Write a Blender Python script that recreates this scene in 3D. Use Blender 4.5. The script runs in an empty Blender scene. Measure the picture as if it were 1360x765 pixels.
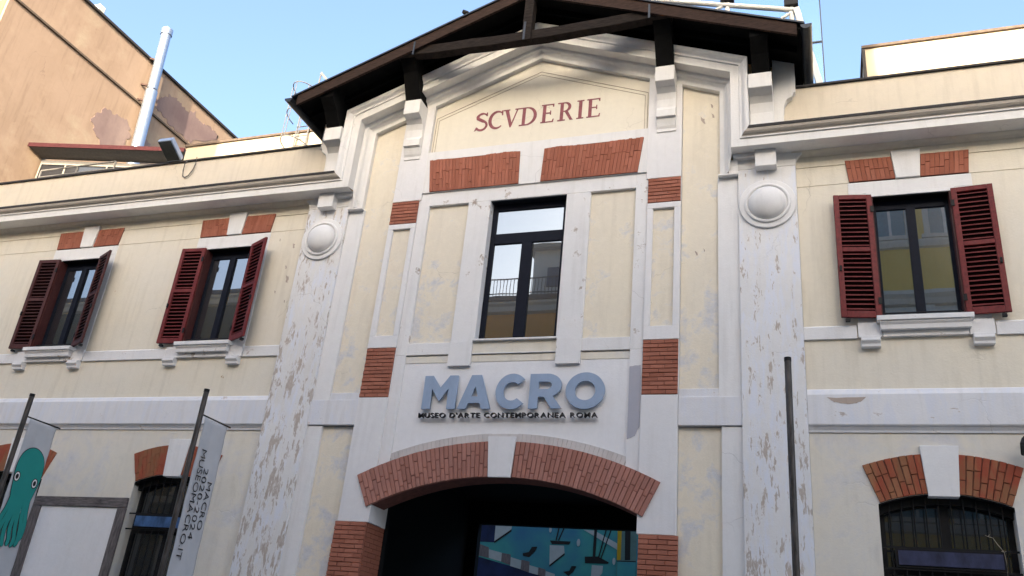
import bpy, bmesh, math, random
from mathutils import Vector, Matrix
random.seed(7)
SC = bpy.context.scene
COL = SC.collection
R = math.radians

# ------------------------------------------------------------------ camera, sky, sun, exposure
CAMX = 4.506
cam_d = bpy.data.cameras.new('camera'); cam = bpy.data.objects.new('camera', cam_d); COL.objects.link(cam)
yaw, pitch, roll = -0.36781131, 0.42274534, 0.10297999
fw = Vector((math.sin(yaw)*math.cos(pitch), math.cos(yaw)*math.cos(pitch), math.sin(pitch)))
r0 = Vector((math.cos(yaw), -math.sin(yaw), 0)); u0 = r0.cross(fw)
rv = math.cos(roll)*r0 + math.sin(roll)*u0; uv = -math.sin(roll)*r0 + math.cos(roll)*u0
M = Matrix(((rv.x, uv.x, -fw.x, CAMX), (rv.y, uv.y, -fw.y, -12.0), (rv.z, uv.z, -fw.z, 1.6), (0, 0, 0, 1)))
cam.matrix_world = M
cam_d.sensor_width = 36.0; cam_d.lens = 1137.52/1360*36; cam_d.clip_end = 3000; cam_d.clip_start = 0.05
SC.camera = cam

SUN_EL, SUN_AZ = R(12.5), R(12.0)          # azimuth measured from -Y towards +X
sdir = Vector((math.sin(SUN_AZ)*math.cos(SUN_EL), -math.cos(SUN_AZ)*math.cos(SUN_EL), math.sin(SUN_EL)))
W = bpy.data.worlds.new('World'); SC.world = W; W.use_nodes = True
nt = W.node_tree
bg = nt.nodes['Background']
sky = nt.nodes.new('ShaderNodeTexSky'); sky.sky_type = 'NISHITA'; sky.sun_disc = False
sky.sun_elevation = SUN_EL; sky.sun_rotation = math.atan2(sdir.x, sdir.y); sky.air_density = 0.8; sky.dust_density = 7.0; sky.ozone_density = 1.6
nt.links.new(sky.outputs[0], bg.inputs[0]); bg.inputs[1].default_value = 0.13
sl = bpy.data.lights.new('sun', 'SUN'); sl.energy = 2.4; sl.angle = R(0.5); sl.color = (1.0, 0.86, 0.68)
so = bpy.data.objects.new('sun', sl); COL.objects.link(so); so.location = sdir*60
so.rotation_euler = sdir.to_track_quat('Z', 'Y').to_euler()
SC.view_settings.view_transform = 'Standard'; SC.view_settings.look = 'None'
SC.view_settings.exposure = 2.58; SC.view_settings.gamma = 1.0
SC.cycles.max_bounces = 8; SC.cycles.diffuse_bounces = 3; SC.cycles.glossy_bounces = 4; SC.cycles.transparent_max_bounces = 8

# ------------------------------------------------------------------ materials
def newmat(name):
    m = bpy.data.materials.new(name); m.use_nodes = True
    return m, m.node_tree, m.node_tree.nodes['Principled BSDF']
class N:
    def __init__(s, nt): s.nt = nt
    def n(s, t, **k):
        x = s.nt.nodes.new(t)
        for a, b in k.items(): setattr(x, a, b)
        return x
    def l(s, a, b): s.nt.links.new(a, b)
    def pos(s, scale=(1, 1, 1), off=(0, 0, 0)):
        g = s.n('ShaderNodeNewGeometry'); mp = s.n('ShaderNodeMapping')
        mp.inputs['Scale'].default_value = scale; mp.inputs['Location'].default_value = off
        s.l(g.outputs['Position'], mp.inputs['Vector']); return mp.outputs[0]
    def noise(s, vec, scale, detail=5, rough=.55, dist=0):
        x = s.n('ShaderNodeTexNoise'); x.inputs['Scale'].default_value = scale; x.inputs['Detail'].default_value = detail
        x.inputs['Roughness'].default_value = rough; x.inputs['Distortion'].default_value = dist
        s.l(vec, x.inputs['Vector']); return x.outputs['Fac']
    def ramp(s, fac, a, b):
        x = s.n('ShaderNodeMapRange'); x.inputs[1].default_value = a; x.inputs[2].default_value = b; x.clamp = True
        s.l(fac, x.inputs[0]); return x.outputs[0]
    def mix(s, fac, a, b):
        x = s.n('ShaderNodeMix', data_type='RGBA')
        for v, i in ((fac, 0), (a, 6), (b, 7)):
            if isinstance(v, (int, float)): x.inputs[i].default_value = v
            elif isinstance(v, tuple): x.inputs[i].default_value = (v[0], v[1], v[2], 1)
            else: s.l(v, x.inputs[i])
        return x.outputs[2]
    def math(s, op, a, b=0.0):
        x = s.n('ShaderNodeMath', operation=op)
        for v, i in ((a, 0), (b, 1)):
            if isinstance(v, (int, float)): x.inputs[i].default_value = v
            else: s.l(v, x.inputs[i])
        return x.outputs[0]
    def bump(s, h, bsdf, strength=.3, dist=.01):
        x = s.n('ShaderNodeBump'); x.inputs['Strength'].default_value = strength; x.inputs['Distance'].default_value = dist
        s.l(h, x.inputs['Height']); s.l(x.outputs[0], bsdf.inputs['Normal'])
MATS = {}
def plaster(name, base, alt, peel=None, thr=.62, pscale=2.6, dirt=.12, stretch=(1, 1, 1), rough=.85, low=None, seed=0, altamt=.8, soft=.018, crack=True, smear=None, clump=.34):
    m, t, b = newmat(name); k = N(t)
    p = k.pos(off=(seed*3.1, seed*1.7, seed*2.3))
    big = k.ramp(k.noise(p, .55, 4, .6), .38, .66)
    c = k.mix(k.math('MULTIPLY', big, altamt), base, alt)
    sm = k.noise(p, 9, 4, .7)
    c = k.mix(k.math('MULTIPLY', k.ramp(sm, .35, .75), .20), c, tuple(v*.74 for v in base))
    st = k.noise(k.pos(scale=(3.2, 3.2, .28), off=(seed, 0, 0)), 2.4, 5, .6)
    c = k.mix(k.math('MULTIPLY', k.ramp(st, .5, .8), dirt), c, (base[0]*.45, base[1]*.42, base[2]*.38))
    hgt = k.math('ADD', k.math('MULTIPLY', sm, .35), k.noise(p, 38, 2, .6))
    hgt = k.math('ADD', hgt, k.math('MULTIPLY', k.noise(p, 1.9, 2, .5), 2.2))
    if crack:                                  # hairline cracks, only here and there
        vo = k.n('ShaderNodeTexVoronoi', feature='DISTANCE_TO_EDGE'); vo.inputs['Scale'].default_value = .75
        dv = k.n('ShaderNodeTexNoise'); dv.inputs['Scale'].default_value = 2.2; dv.inputs['Detail'].default_value = 4; k.l(p, dv.inputs['Vector'])
        av = k.n('ShaderNodeVectorMath', operation='MULTIPLY_ADD'); k.l(dv.outputs['Color'], av.inputs[0]); av.inputs[1].default_value = (.45, .45, .45); k.l(p, av.inputs[2])
        k.l(av.outputs[0], vo.inputs['Vector'])
        cm = k.math('MULTIPLY', k.ramp(vo.outputs['Distance'], .0055, .002), k.ramp(k.noise(p, .7, 3, .5), .56, .66))
        c = k.mix(k.math('MULTIPLY', cm, .28), c, tuple(v*.4 for v in base)); hgt = k.math('SUBTRACT', hgt, cm)
    if smear:
        s2 = k.noise(k.pos(scale=(2.6, 2.6, .55), off=(seed, 3, 1)), 2.6, 8, .72, .4)
        c = k.mix(k.math('MULTIPLY', k.ramp(s2, .47, .60), .75), c, smear)
    if peel:
        pv = k.pos(scale=stretch, off=(seed*5.3, 0, seed*1.3))
        a = k.noise(pv, pscale, 7, .68, .3); f = k.noise(pv, pscale*.33, 3, .5)
        s_ = k.math('ADD', k.math('MULTIPLY', a, 1-clump), k.math('MULTIPLY', f, clump))
        if low is not None:      # wear grows towards the foot of the wall
            sep = k.n('ShaderNodeSeparateXYZ'); g = k.n('ShaderNodeNewGeometry'); k.l(g.outputs['Position'], sep.inputs[0])
            s_ = k.math('ADD', s_, k.math('MULTIPLY', k.ramp(sep.outputs[2], low[1], low[0]), low[2]))
        mask = k.ramp(s_, thr, thr+soft)
        edge = k.ramp(s_, thr-.035, thr)
        pc = k.mix(k.noise(p, 14, 4, .7), peel, tuple(v*.62 for v in peel))
        c = k.mix(k.math('MULTIPLY', edge, .35), c, tuple(min(1, v*1.06) for v in base))
        c = k.mix(mask, c, pc)
        hgt = k.math('SUBTRACT', hgt, k.math('MULTIPLY', mask, 1.6 if soft < .05 else .2))
    k.l(c, b.inputs['Base Color']); b.inputs['Roughness'].default_value = rough
    b.inputs['Specular IOR Level'].default_value = .25
    k.bump(hgt, b, .35, .006)
    MATS[name] = m; return m
plaster('white_trim', (.79, .78, .765), (.74, .735, .73), dirt=.24, seed=1)
plaster('white_cornice', (.80, .785, .76), (.74, .725, .70), dirt=.20, seed=2)
plaster('white_pier', (.78, .77, .765), (.73, .72, .725), peel=(.55, .47, .41), thr=.655, soft=.04, pscale=6, dirt=.16, seed=3, stretch=(1, 1, .6))
plaster('white_peeling', (.775, .765, .75), (.69, .67, .635), peel=(.60, .525, .46), thr=.556, soft=.04, pscale=12, dirt=.16, seed=4, stretch=(1.6, 1.6, .42), low=(3.0, 10.5, .05), smear=(.715, .745, .83), clump=.46, altamt=.8)
plaster('white_flaking', (.775, .77, .765), (.70, .69, .675), peel=(.60, .525, .46), thr=.578, soft=.04, pscale=13, dirt=.16, seed=31, stretch=(1.6, 1.6, .42), low=(3.0, 10.5, .055), smear=(.715, .745, .83), clump=.46, altamt=.8)
plaster('white_band', (.76, .755, .76), (.69, .69, .71), peel=(.56, .48, .42), thr=.61, soft=.05, pscale=7, dirt=.24, seed=5, stretch=(.6, 1, 1.2), smear=(.68, .70, .76))
plaster('white_sill', (.78, .77, .76), (.72, .715, .715), peel=(.50, .43, .37), thr=.592, soft=.05, pscale=9.5, dirt=.22, seed=6, stretch=(.9, 1, .7), clump=.45)
plaster('cream_panel', (.78, .71, .575), (.73, .67, .565), peel=(.755, .745, .745), thr=.545, soft=.10, pscale=3.4, dirt=.18, seed=7, low=(5.4, 9.4, .06))
plaster('cream_pediment', (.77, .72, .61), (.73, .68, .57), dirt=.08, seed=8)
plaster('cream_wing', (.765, .70, .57), (.735, .69, .60), peel=(.50, .33, .16), thr=.67, soft=.03, pscale=5.2, dirt=.26, seed=9)
plaster('cream_wing_low', (.73, .68, .575), (.69, .66, .61), peel=(.74, .735, .75), thr=.50, soft=.15, pscale=1.6, dirt=.26, seed=10)
plaster('cream_parapet', (.69, .61, .485), (.65, .585, .49), dirt=.25, seed=11)
plaster('field_white', (.80, .795, .80), (.77, .77, .78), dirt=.08, seed=12, altamt=.5, crack=False)
plaster('taupe_gutter', (.50, .45, .39), (.42, .38, .33), dirt=.3, seed=13, crack=False)
plaster('terrace_plaster', (.52, .45, .335), (.48, .41, .30), dirt=.12, seed=14, crack=False)
plaster('tan_plaster', (.37, .265, .19), (.32, .225, .155), peel=(.48, .37, .26), thr=.54, soft=.10, pscale=1.0, dirt=.42, seed=15, altamt=.9)
plaster('yellow_plaster', (.75, .50, .10), (.66, .43, .09), dirt=.2, seed=16, crack=False)
plaster('ochre_plaster', (.64, .34, .10), (.58, .30, .09), dirt=.25, seed=17, crack=False)
plaster('olive_plaster', (.15, .135, .09), (.12, .11, .08), dirt=.25, seed=18, crack=False)
plaster('stone_trim', (.60, .58, .52), (.50, .48, .44), dirt=.3, seed=19, crack=False)
plaster('exposed_plaster', (.21, .145, .135), (.30, .22, .19), dirt=.2, seed=20, altamt=1, crack=False)
plaster('grey_patch', (.42, .42, .47), (.38, .38, .43), dirt=.1, seed=21, crack=False)
plaster('bare_mortar', (.47, .39, .33), (.38, .31, .27), dirt=.3, seed=22, crack=False)
plaster('brown_wall', (.50, .37, .20), (.42, .27, .13), dirt=.4, seed=23, crack=False)
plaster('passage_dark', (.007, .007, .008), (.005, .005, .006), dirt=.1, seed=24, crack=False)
plaster('painted_brick', (.62, .59, .57), (.54, .50, .48), dirt=.35, seed=25, crack=False)
plaster('asphalt', (.075, .075, .078), (.095, .094, .093), dirt=.2, seed=26, crack=False)
plaster('paving', (.44, .43, .41), (.38, .37, .35), dirt=.3, seed=27, crack=False)

def brickmat(name, a, b_, smear=None, obj=True):
    m, t, b = newmat(name); k = N(t); p = k.pos()
    n1 = k.noise(p, 26, 5, .7); n2 = k.noise(p, 1.7, 4, .6)
    c = k.mix(n1, a, b_)
    rnd = k.n('ShaderNodeObjectInfo').outputs['Random'] if obj else k.n('ShaderNodeNewGeometry').outputs['Random Per Island']
    if True:
        c = k.mix(k.math('MULTIPLY', rnd, .75), c, (a[0]*.70, a[1]*.66, a[2]*.62))
        c = k.mix(k.math('MULTIPLY', k.ramp(rnd, .84, 1.0), .5), c, (min(1, a[0]*1.2), a[1]*1.45, a[2]*1.55))
    c = k.mix(k.math('MULTIPLY', k.ramp(n2, .45, .75), .35), c, (a[0]*.6, a[1]*.65, a[2]*.7))
    if smear:
        s_ = k.noise(k.pos(scale=(2, 2, .7)), 2.2, 6, .65)
        c = k.mix(k.math('MULTIPLY', k.ramp(s_, .40, .56), .85), c, smear)
    k.l(c, b.inputs['Base Color']); b.inputs['Roughness'].default_value = .85; b.inputs['Specular IOR Level'].default_value = .2
    k.bump(k.math('ADD', n1, k.noise(p, 90, 3, .6)), b, .45, .004)
    MATS[name] = m
brickmat('brick_red', (.365, .132, .085), (.44, .19, .13))
brickmat('brick_arch', (.40, .18, .14), (.49, .25, .20))
brickmat('brick_lintel', (.355, .122, .076), (.42, .165, .11), obj=False)
brickmat('brick_orange', (.30, .13, .065), (.36, .17, .09), smear=(.33, .07, .04))
def simple(name, col, rough=.6, metal=0, var=.25, scale=12, bump=.2, stretch=(1, 1, 1), spec=.4, fade=None):
    m, t, b = newmat(name); k = N(t); n = k.noise(k.pos(scale=stretch), scale, 6, .65)
    c = k.mix(k.ramp(n, .3, .75), tuple(min(1, v*(1+var)) for v in col), tuple(v*(1-var) for v in col))
    if fade:
        r_ = k.n('ShaderNodeObjectInfo').outputs['Random']; w = k.ramp(k.noise(k.pos(scale=(1, 1, .4)), 3.5, 6, .7), .45, .7)
        c = k.mix(k.math('MULTIPLY', k.math('ADD', k.math('MULTIPLY', r_, .5), w), .45), c, fade)
    k.l(c, b.inputs['Base Color']); b.inputs['Roughness'].default_value = rough; b.inputs['Metallic'].default_value = metal
    b.inputs['Specular IOR Level'].default_value = spec
    if bump: k.bump(n, b, bump, .004)
    MATS[name] = m; return m
simple('mortar', (.17, .07, .052), .95)
simple('mortar_dark', (.12, .050, .036), .95)
simple('beam_wood', (.016, .012, .010), .85, var=.8, scale=7, bump=.8, stretch=(1, 1, 6), spec=.15)
simple('brown_wood', (.031, .017, .012), .8, spec=.2, var=.75, scale=9, bump=.6, stretch=(1, 1, 7))
simple('black_wood', (.005, .005, .005), .9, var=.4, scale=8, bump=.3, spec=.1)
simple('grey_wood', (.115, .10, .098), .85, var=.8, scale=5, bump=.8, stretch=(6, 6, .9))
simple('grey_wood_flat', (.115, .10, .098), .85, var=.8, scale=5, bump=.8, stretch=(.9, 6, 6))
simple('dark_metal', (.035, .04, .048), .42, .7, var=.3, scale=20, bump=.1)
simple('black_metal', (.006, .006, .007), .55, .0, bump=.1, spec=.25)
simple('window_metal', (.007, .009, .017), .6, .0, bump=.05, spec=.12)
simple('pole_metal', (.075, .068, .064), .45, .6, var=.7, scale=4, bump=.2, stretch=(6, 6, 1))
simple('shutter_red', (.13, .013, .014), .55, spec=.25, fade=(.20, .050, .045), var=.5, scale=18, bump=.15)
simple('slat_gap_shade', (.012, .004, .004), .9, spec=.05)  # near-black colour standing in for the shade between shutter slats
simple('shutter_dark', (.052, .012, .011), .55, spec=.25, fade=(.11, .040, .034), var=.3, scale=18, bump=.15)
simple('letter_blue', (.28, .365, .50), .45, var=.10, scale=5, bump=.04, stretch=(1, 1, .5))
simple('letter_black', (.012, .012, .014), .5, bump=0)
simple('ink_black', (.012, .012, .014), .6, bump=0)
simple('maroon_paint', (.25, .085, .10), .85, var=.3, scale=10, bump=.1)
simple('banner_grey', (.52, .53, .55), .8, var=.06, scale=3, bump=.1)
simple('teal_ink', (.015, .28, .25), .75, var=.06, scale=3, bump=0)
simple('white_ink', (.75, .76, .76), .7, var=.05, bump=0)
simple('pipe_steel', (.36, .42, .50), .38, .8, var=.12, scale=4, bump=.05)
simple('ladder_grey', (.13, .13, .13), .6, var=.15)
simple('white_steel', (.66, .655, .62), .5, .0, var=.12, scale=9, bump=.1)
simple('canopy_red', (.045, .014, .016), .8, spec=.1, var=.3, bump=.1)
simple('canopy_under', (.10, .095, .09), .8, var=.2)
simple('rust', (.06, .035, .028), .9, var=.5)
simple('coping_brown', (.11, .080, .058), .8, var=.4)
simple('dry_stem', (.42, .36, .27), .9)
simple('incised', (.30, .24, .18), .9)
simple('coping_dark', (.035, .032, .032), .8, var=.4)
simple('lamp_casing', (.33, .40, .52), .4, .5, var=.1)
simple('lamp_glass', (.06, .065, .06), .12, 0, var=.2, bump=0, spec=.8)
simple('grey_cable', (.14, .13, .12), .7)
simple('rail_white', (.20, .185, .16), .6, var=.3)
simple('blue_panel', (.035, .040, .085), .35, var=.6, scale=3, bump=0, stretch=(2, 1, 1))
simple('cyan_panel', (.045, .10, .22), .35, var=.7, scale=4, bump=0, stretch=(2, 1, 1))
simple('mural_white', (.50, .56, .60), .7, var=.1, scale=6, bump=0)
simple('mural_wood', (.19, .165, .18), .8, var=.4, scale=6, bump=.0, stretch=(8, 1, 1))
simple('mural_black', (.012, .014, .018), .7, bump=0)
simple('mural_navy', (.010, .022, .09), .7, var=.6, scale=2, bump=0)
simple('mural_yellow', (.55, .36, .02), .7, var=.1, bump=0)
simple('mural_pale', (.12, .22, .22), .7, var=.2, scale=4, bump=0)
simple('curtain_teal', (.05, .20, .28), .8)
simple('shade_blue', (.03, .05, .10), .8)
def mural_mat():
    m, t, b = newmat('mural_sea'); k = N(t); p = k.pos()
    f = k.ramp(k.noise(p, .75, 5, .6), .38, .62)
    f2 = k.math('MULTIPLY', k.ramp(k.noise(k.pos(off=(4, 1, 7)), .55, 4, .5), .52, .70), .7)
    c = k.mix(f, (.055, .31, .38), (.075, .43, .41)); c = k.mix(f2, c, (.045, .16, .40))
    k.l(c, b.inputs['Base Color']); b.inputs['Roughness'].default_value = .7; MATS['mural_sea'] = m
mural_mat()
def glass_mat(name, fac, tint=(.9, .95, 1)):
    m, t, b = newmat(name); k = N(t); out = t.nodes['Material Output']
    b.inputs['Base Color'].default_value = (.010, .012, .016, 1); b.inputs['Roughness'].default_value = .2
    g = k.n('ShaderNodeBsdfGlossy'); g.inputs['Roughness'].default_value = .012; g.inputs['Color'].default_value = (*tint, 1)
    mx = k.n('ShaderNodeMixShader'); fr = k.n('ShaderNodeFresnel'); fr.inputs[0].default_value = 1.5
    ad = k.math('ADD', fr.outputs[0], fac)
    k.l(ad, mx.inputs[0]); k.l(b.outputs[0], mx.inputs[1]); k.l(g.outputs[0], mx.inputs[2]); k.l(mx.outputs[0], out.inputs[0])
    bp = k.n('ShaderNodeBump'); bp.inputs['Strength'].default_value = .02; bp.inputs['Distance'].default_value = .02
    k.l(k.noise(k.pos(), 1.6, 2, .5), bp.inputs['Height']); k.l(bp.outputs[0], g.inputs['Normal'])
    MATS[name] = m
glass_mat('window_glass', .19, (.74, .86, .97))
glass_mat('dark_glass', .005)
def clear_glass():
    m, t, b = newmat('clear_glass'); k = N(t); out = t.nodes['Material Output']
    tr = k.n('ShaderNodeBsdfTransparent'); tr.inputs[0].default_value = (.80, .93, .99, 1)
    g = k.n('ShaderNodeBsdfGlossy'); g.inputs['Roughness'].default_value = .02
    mx = k.n('ShaderNodeMixShader'); mx.inputs[0].default_value = .05
    k.l(tr.outputs[0], mx.inputs[1]); k.l(g.outputs[0], mx.inputs[2]); k.l(mx.outputs[0], out.inputs[0]); MATS['clear_glass'] = m
clear_glass()

# ------------------------------------------------------------------ mesh helpers
ORG = {}
def org(o):
    return ORG.get(o.name, Vector((0, 0, 0))) if o else Vector((0, 0, 0))
def link(o, parent=None):
    COL.objects.link(o)
    if parent: o.parent = parent
    return o
def thing(name, label, cat, loc=(0, 0, 0), group=None):
    o = bpy.data.objects.new(name, None); COL.objects.link(o); o.location = loc; o.empty_display_size = .2
    o['label'] = label; o['category'] = cat
    if group: o['group'] = group
    ORG[o.name] = Vector(loc); return o
class MB:
    def __init__(s): s.v = []; s.f = []; s.g = []
    def add(s, vs, fs):
        if not vs: return s
        s.g.append((len(s.v), len(s.v)+len(vs), len(s.f), len(s.f)+len(fs)))
        n = len(s.v); s.v += [tuple(v) for v in vs]; s.f += [tuple(i+n for i in f) for f in fs]; return s
    def box(s, x0, x1, y0, y1, z0, z1):
        return s.add([(x0,y0,z0),(x1,y0,z0),(x1,y1,z0),(x0,y1,z0),(x0,y0,z1),(x1,y0,z1),(x1,y1,z1),(x0,y1,z1)],
                     [(0,3,2,1),(4,5,6,7),(0,1,5,4),(1,2,6,5),(2,3,7,6),(3,0,4,7)])
    def prism(s, poly, y0, y1):            # polygon in XZ pushed along Y
        a = sum(poly[i][0]*poly[(i+1) % len(poly)][1]-poly[(i+1) % len(poly)][0]*poly[i][1] for i in range(len(poly)))
        if a < 0: poly = poly[::-1]
        n = len(poly)
        vs = [(x, y0, z) for x, z in poly]+[(x, y1, z) for x, z in poly]
        return s.add(vs, [tuple(range(n)), tuple(range(2*n-1, n-1, -1))]+[(i, i+n, (i+1) % n+n, (i+1) % n) for i in range(n)])
    def prismx(s, poly, x0, x1):           # polygon in YZ pushed along X
        a = sum(poly[i][0]*poly[(i+1) % len(poly)][1]-poly[(i+1) % len(poly)][0]*poly[i][1] for i in range(len(poly)))
        if a < 0: poly = poly[::-1]
        n = len(poly)
        vs = [(x0, y, z) for y, z in poly]+[(x1, y, z) for y, z in poly]
        return s.add(vs, [tuple(range(n-1, -1, -1)), tuple(range(n, 2*n))]+[(i, (i+1) % n, (i+1) % n+n, i+n) for i in range(n)])
    def beam(s, a, b, w, h, up=(0, 0, 1)):
        a, b = Vector(a), Vector(b); d = (b-a).normalized(); sd = d.cross(Vector(up)).normalized(); u = sd.cross(d)
        vs = [p+sd*i*w/2+u*j*h/2 for p in (a, b) for i, j in ((-1,-1),(1,-1),(1,1),(-1,1))]
        return s.add(vs, [(0,3,2,1),(4,5,6,7),(0,1,5,4),(1,2,6,5),(2,3,7,6),(3,0,4,7)])
    def tube(s, pts, r, n=10, cap=True):
        pts = [Vector(p) for p in pts]; rings = []
        for i, p in enumerate(pts):
            d = (pts[min(i+1, len(pts)-1)]-pts[max(i-1, 0)]).normalized()
            a = d.cross(Vector((0, 0, 1))); a = a.normalized() if a.length > 1e-3 else Vector((1, 0, 0)); b = d.cross(a)
            rr = r[i] if isinstance(r, (list, tuple)) else r
            rings.append([p+a*math.cos(t)*rr+b*math.sin(t)*rr for t in [2*math.pi*k/n for k in range(n)]])
        vs = [v for q in rings for v in q]; fs = []
        for i in range(len(pts)-1):
            for k in range(n): fs.append((i*n+k, i*n+(k+1) % n, (i+1)*n+(k+1) % n, (i+1)*n+k))
        if cap: fs += [tuple(range(n-1, -1, -1)), tuple(range((len(pts)-1)*n, len(pts)*n))]
        return s.add(vs, fs)
    def lathe(s, c, prof, n=40):           # profile (r, y) turned round the Y axis at (x, z)
        vs = []; fs = []
        for r, y in prof:
            for k in range(n):
                t = 2*math.pi*k/n; vs.append((c[0]+r*math.cos(t), y, c[1]+r*math.sin(t)))
        for i in range(len(prof)-1):
            for k in range(n): fs.append((i*n+k, i*n+(k+1) % n, (i+1)*n+(k+1) % n, (i+1)*n+k))
        fs.append(tuple(range((len(prof)-1)*n, len(prof)*n)))
        return s.add(vs, fs)
    def clusters(s):
        bb = [([min(v[k] for v in s.v[a:b])-.002 for k in range(3)], [max(v[k] for v in s.v[a:b])+.002 for k in range(3)]) for a, b, c, d in s.g]
        ids = list(range(len(bb)))
        def find(i):
            while ids[i] != i: i = ids[i]
            return i
        for i in range(len(bb)):
            for j in range(i):
                if all(bb[i][0][k] <= bb[j][1][k] and bb[j][0][k] <= bb[i][1][k] for k in range(3)): ids[find(i)] = find(j)
        out = {}
        for i in range(len(bb)): out.setdefault(find(i), []).append(i)
        return list(out.values())
    def build(s, name, mat, parent=None, smooth=False, bevel=0, kind=None, label=None, fix=True):
        if parent and not kind and 1 < len(s.g) < 80:      # pieces that do not touch become objects of their own
            cl = s.clusters()
            if len(cl) > 1:
                obs = []
                for c in sorted(cl, key=len, reverse=True):
                    q = MB()
                    for i in c:
                        a, b, e, f = s.g[i]; q.add(s.v[a:b], [tuple(x-a for x in fc) for fc in s.f[e:f]])
                    obs.append(q._build(name, mat, parent, smooth, bevel, kind, label, fix))
                return obs[0]
        return s._build(name, mat, parent, smooth, bevel, kind, label, fix)
    def _build(s, name, mat, parent=None, smooth=False, bevel=0, kind=None, label=None, fix=True):
        me = bpy.data.meshes.new(name); o_ = org(parent)
        me.from_pydata([tuple(Vector(v)-o_) for v in s.v], [], s.f)
        if fix:
            bm = bmesh.new(); bm.from_mesh(me); bmesh.ops.recalc_face_normals(bm, faces=bm.faces); bm.to_mesh(me); bm.free()
        me.materials.append(MATS[mat])
        if smooth:
            for p in me.polygons: p.use_smooth = True
        ob = bpy.data.objects.new(name, me); link(ob, parent); ORG[ob.name] = o_
        if smooth:
            try: me.set_sharp_from_angle(angle=R(35))
            except Exception: pass
        if bevel:
            b = ob.modifiers.new('edge', 'BEVEL'); b.width = bevel; b.segments = 2; b.limit_method = 'ANGLE'; b.angle_limit = R(40)
        if kind: ob['kind'] = kind
        if label: ob['label'] = label
        return ob
def arc(cx, cz, r, a0, a1, n):             # angles from the vertical, positive towards +X
    return [(cx+r*math.sin(a0+(a1-a0)*i/n), cz+r*math.cos(a0+(a1-a0)*i/n)) for i in range(n+1)]
def jit(poly, a, sub=4):                    # roughen an outline
    out = []
    for i, p in enumerate(poly):
        q = poly[(i+1) % len(poly)]
        for k in range(sub):
            t = k/sub; out.append((p[0]+(q[0]-p[0])*t+random.uniform(-a, a), p[1]+(q[1]-p[1])*t+random.uniform(-a, a)))
    return out
def mesh_from_curve(cu):
    o = bpy.data.objects.new('tmp', cu); COL.objects.link(o)
    dg = bpy.context.evaluated_depsgraph_get(); dg.update()
    me = bpy.data.meshes.new_from_object(o.evaluated_get(dg))
    bpy.data.objects.remove(o); return me
def shape_mesh(loops, depth):
    cu = bpy.data.curves.new('c', 'CURVE'); cu.dimensions = '2D'; cu.fill_mode = 'BOTH'; cu.extrude = depth/2
    for lp in loops:
        sp = cu.splines.new('POLY'); sp.points.add(len(lp)-1); sp.use_cyclic_u = True
        for p, q in zip(sp.points, lp): p.co = (q[0], q[1], 0, 1)
    return mesh_from_curve(cu)
def font_mesh(ch, depth, off=0.0):
    cu = bpy.data.curves.new('t', 'FONT'); cu.body = ch; cu.size = 1.4; cu.extrude = depth/2; cu.offset = off; cu.resolution_u = 5
    return mesh_from_curve(cu)

# ------------------------------------------------------------------ setting: ground, road, pavements
def slab(name, x0, x1, y0, y1, z0, z1, mat):
    o = MB().box(x0, x1, y0, y1, z0, z1).build(name, mat); o['kind'] = 'structure'; return o
g = MB().add([(-900, -900, -.16), (900, -900, -.16), (900, 900, -.16), (-900, 900, -.16)], [(0, 1, 2, 3)]).build('ground', 'asphalt'); g['kind'] = 'structure'
slab('road', -60, 40, -17.2, -3.0, -.156, -.13, 'asphalt')
slab('pavement', -60, 40, -2.85, 0.05, -.155, -.002, 'paving')
slab('kerb', -60, 40, -3.0, -2.853, -.154, .002, 'stone_trim')
slab('pavement', -60, 40, -20, -17.2, -.155, -.004, 'paving')
slab('courtyard_floor', -12, 12, 7.1, 22, -.155, -.006, 'paving')

# ------------------------------------------------------------------ museum building
B = thing('museum_building', 'cream and white gabled building with brick trim and a dark arched gateway', 'building')
BRICKS = [0]
def brick_mesh(ix, iz):
    me = bpy.data.meshes.new('brick')
    vs = [(x, .2, z) for x, z in ((-.5,-.5),(.5,-.5),(.5,.5),(-.5,.5))]+[(x, 0, z) for x, z in ((-.5+ix,-.5+iz),(.5-ix,-.5+iz),(.5-ix,.5-iz),(-.5+ix,.5-iz))]
    vs += [(x, 1, z) for x, z in ((-.5,-.5),(.5,-.5),(.5,.5),(-.5,.5))]
    fs = [(4,5,6,7)]+[(i, (i+1) % 4, (i+1) % 4+4, i+4) for i in range(4)]+[(i+8, (i+1) % 4+8, (i+1) % 4, i) for i in range(4)]
    me.from_pydata(vs, [], fs)
    return me
BM_ = {}
def brick(parent, x, z, w, h, yf, dep, ang=0, mat='brick_red'):
    key = (mat, w > h)
    if key not in BM_:
        me = brick_mesh(.02, .09) if w > h else brick_mesh(.09, .02); me.materials.append(MATS[mat]); BM_[key] = me
    o = bpy.data.objects.new('brick', BM_[key]); link(o, parent)
    o.location = Vector((x, yf+random.uniform(-.005, .005), z))-org(parent); o.scale = (w, dep, h); o.rotation_euler = (0, ang+random.uniform(-.010, .010), 0)
    BRICKS[0] += 1
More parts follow.
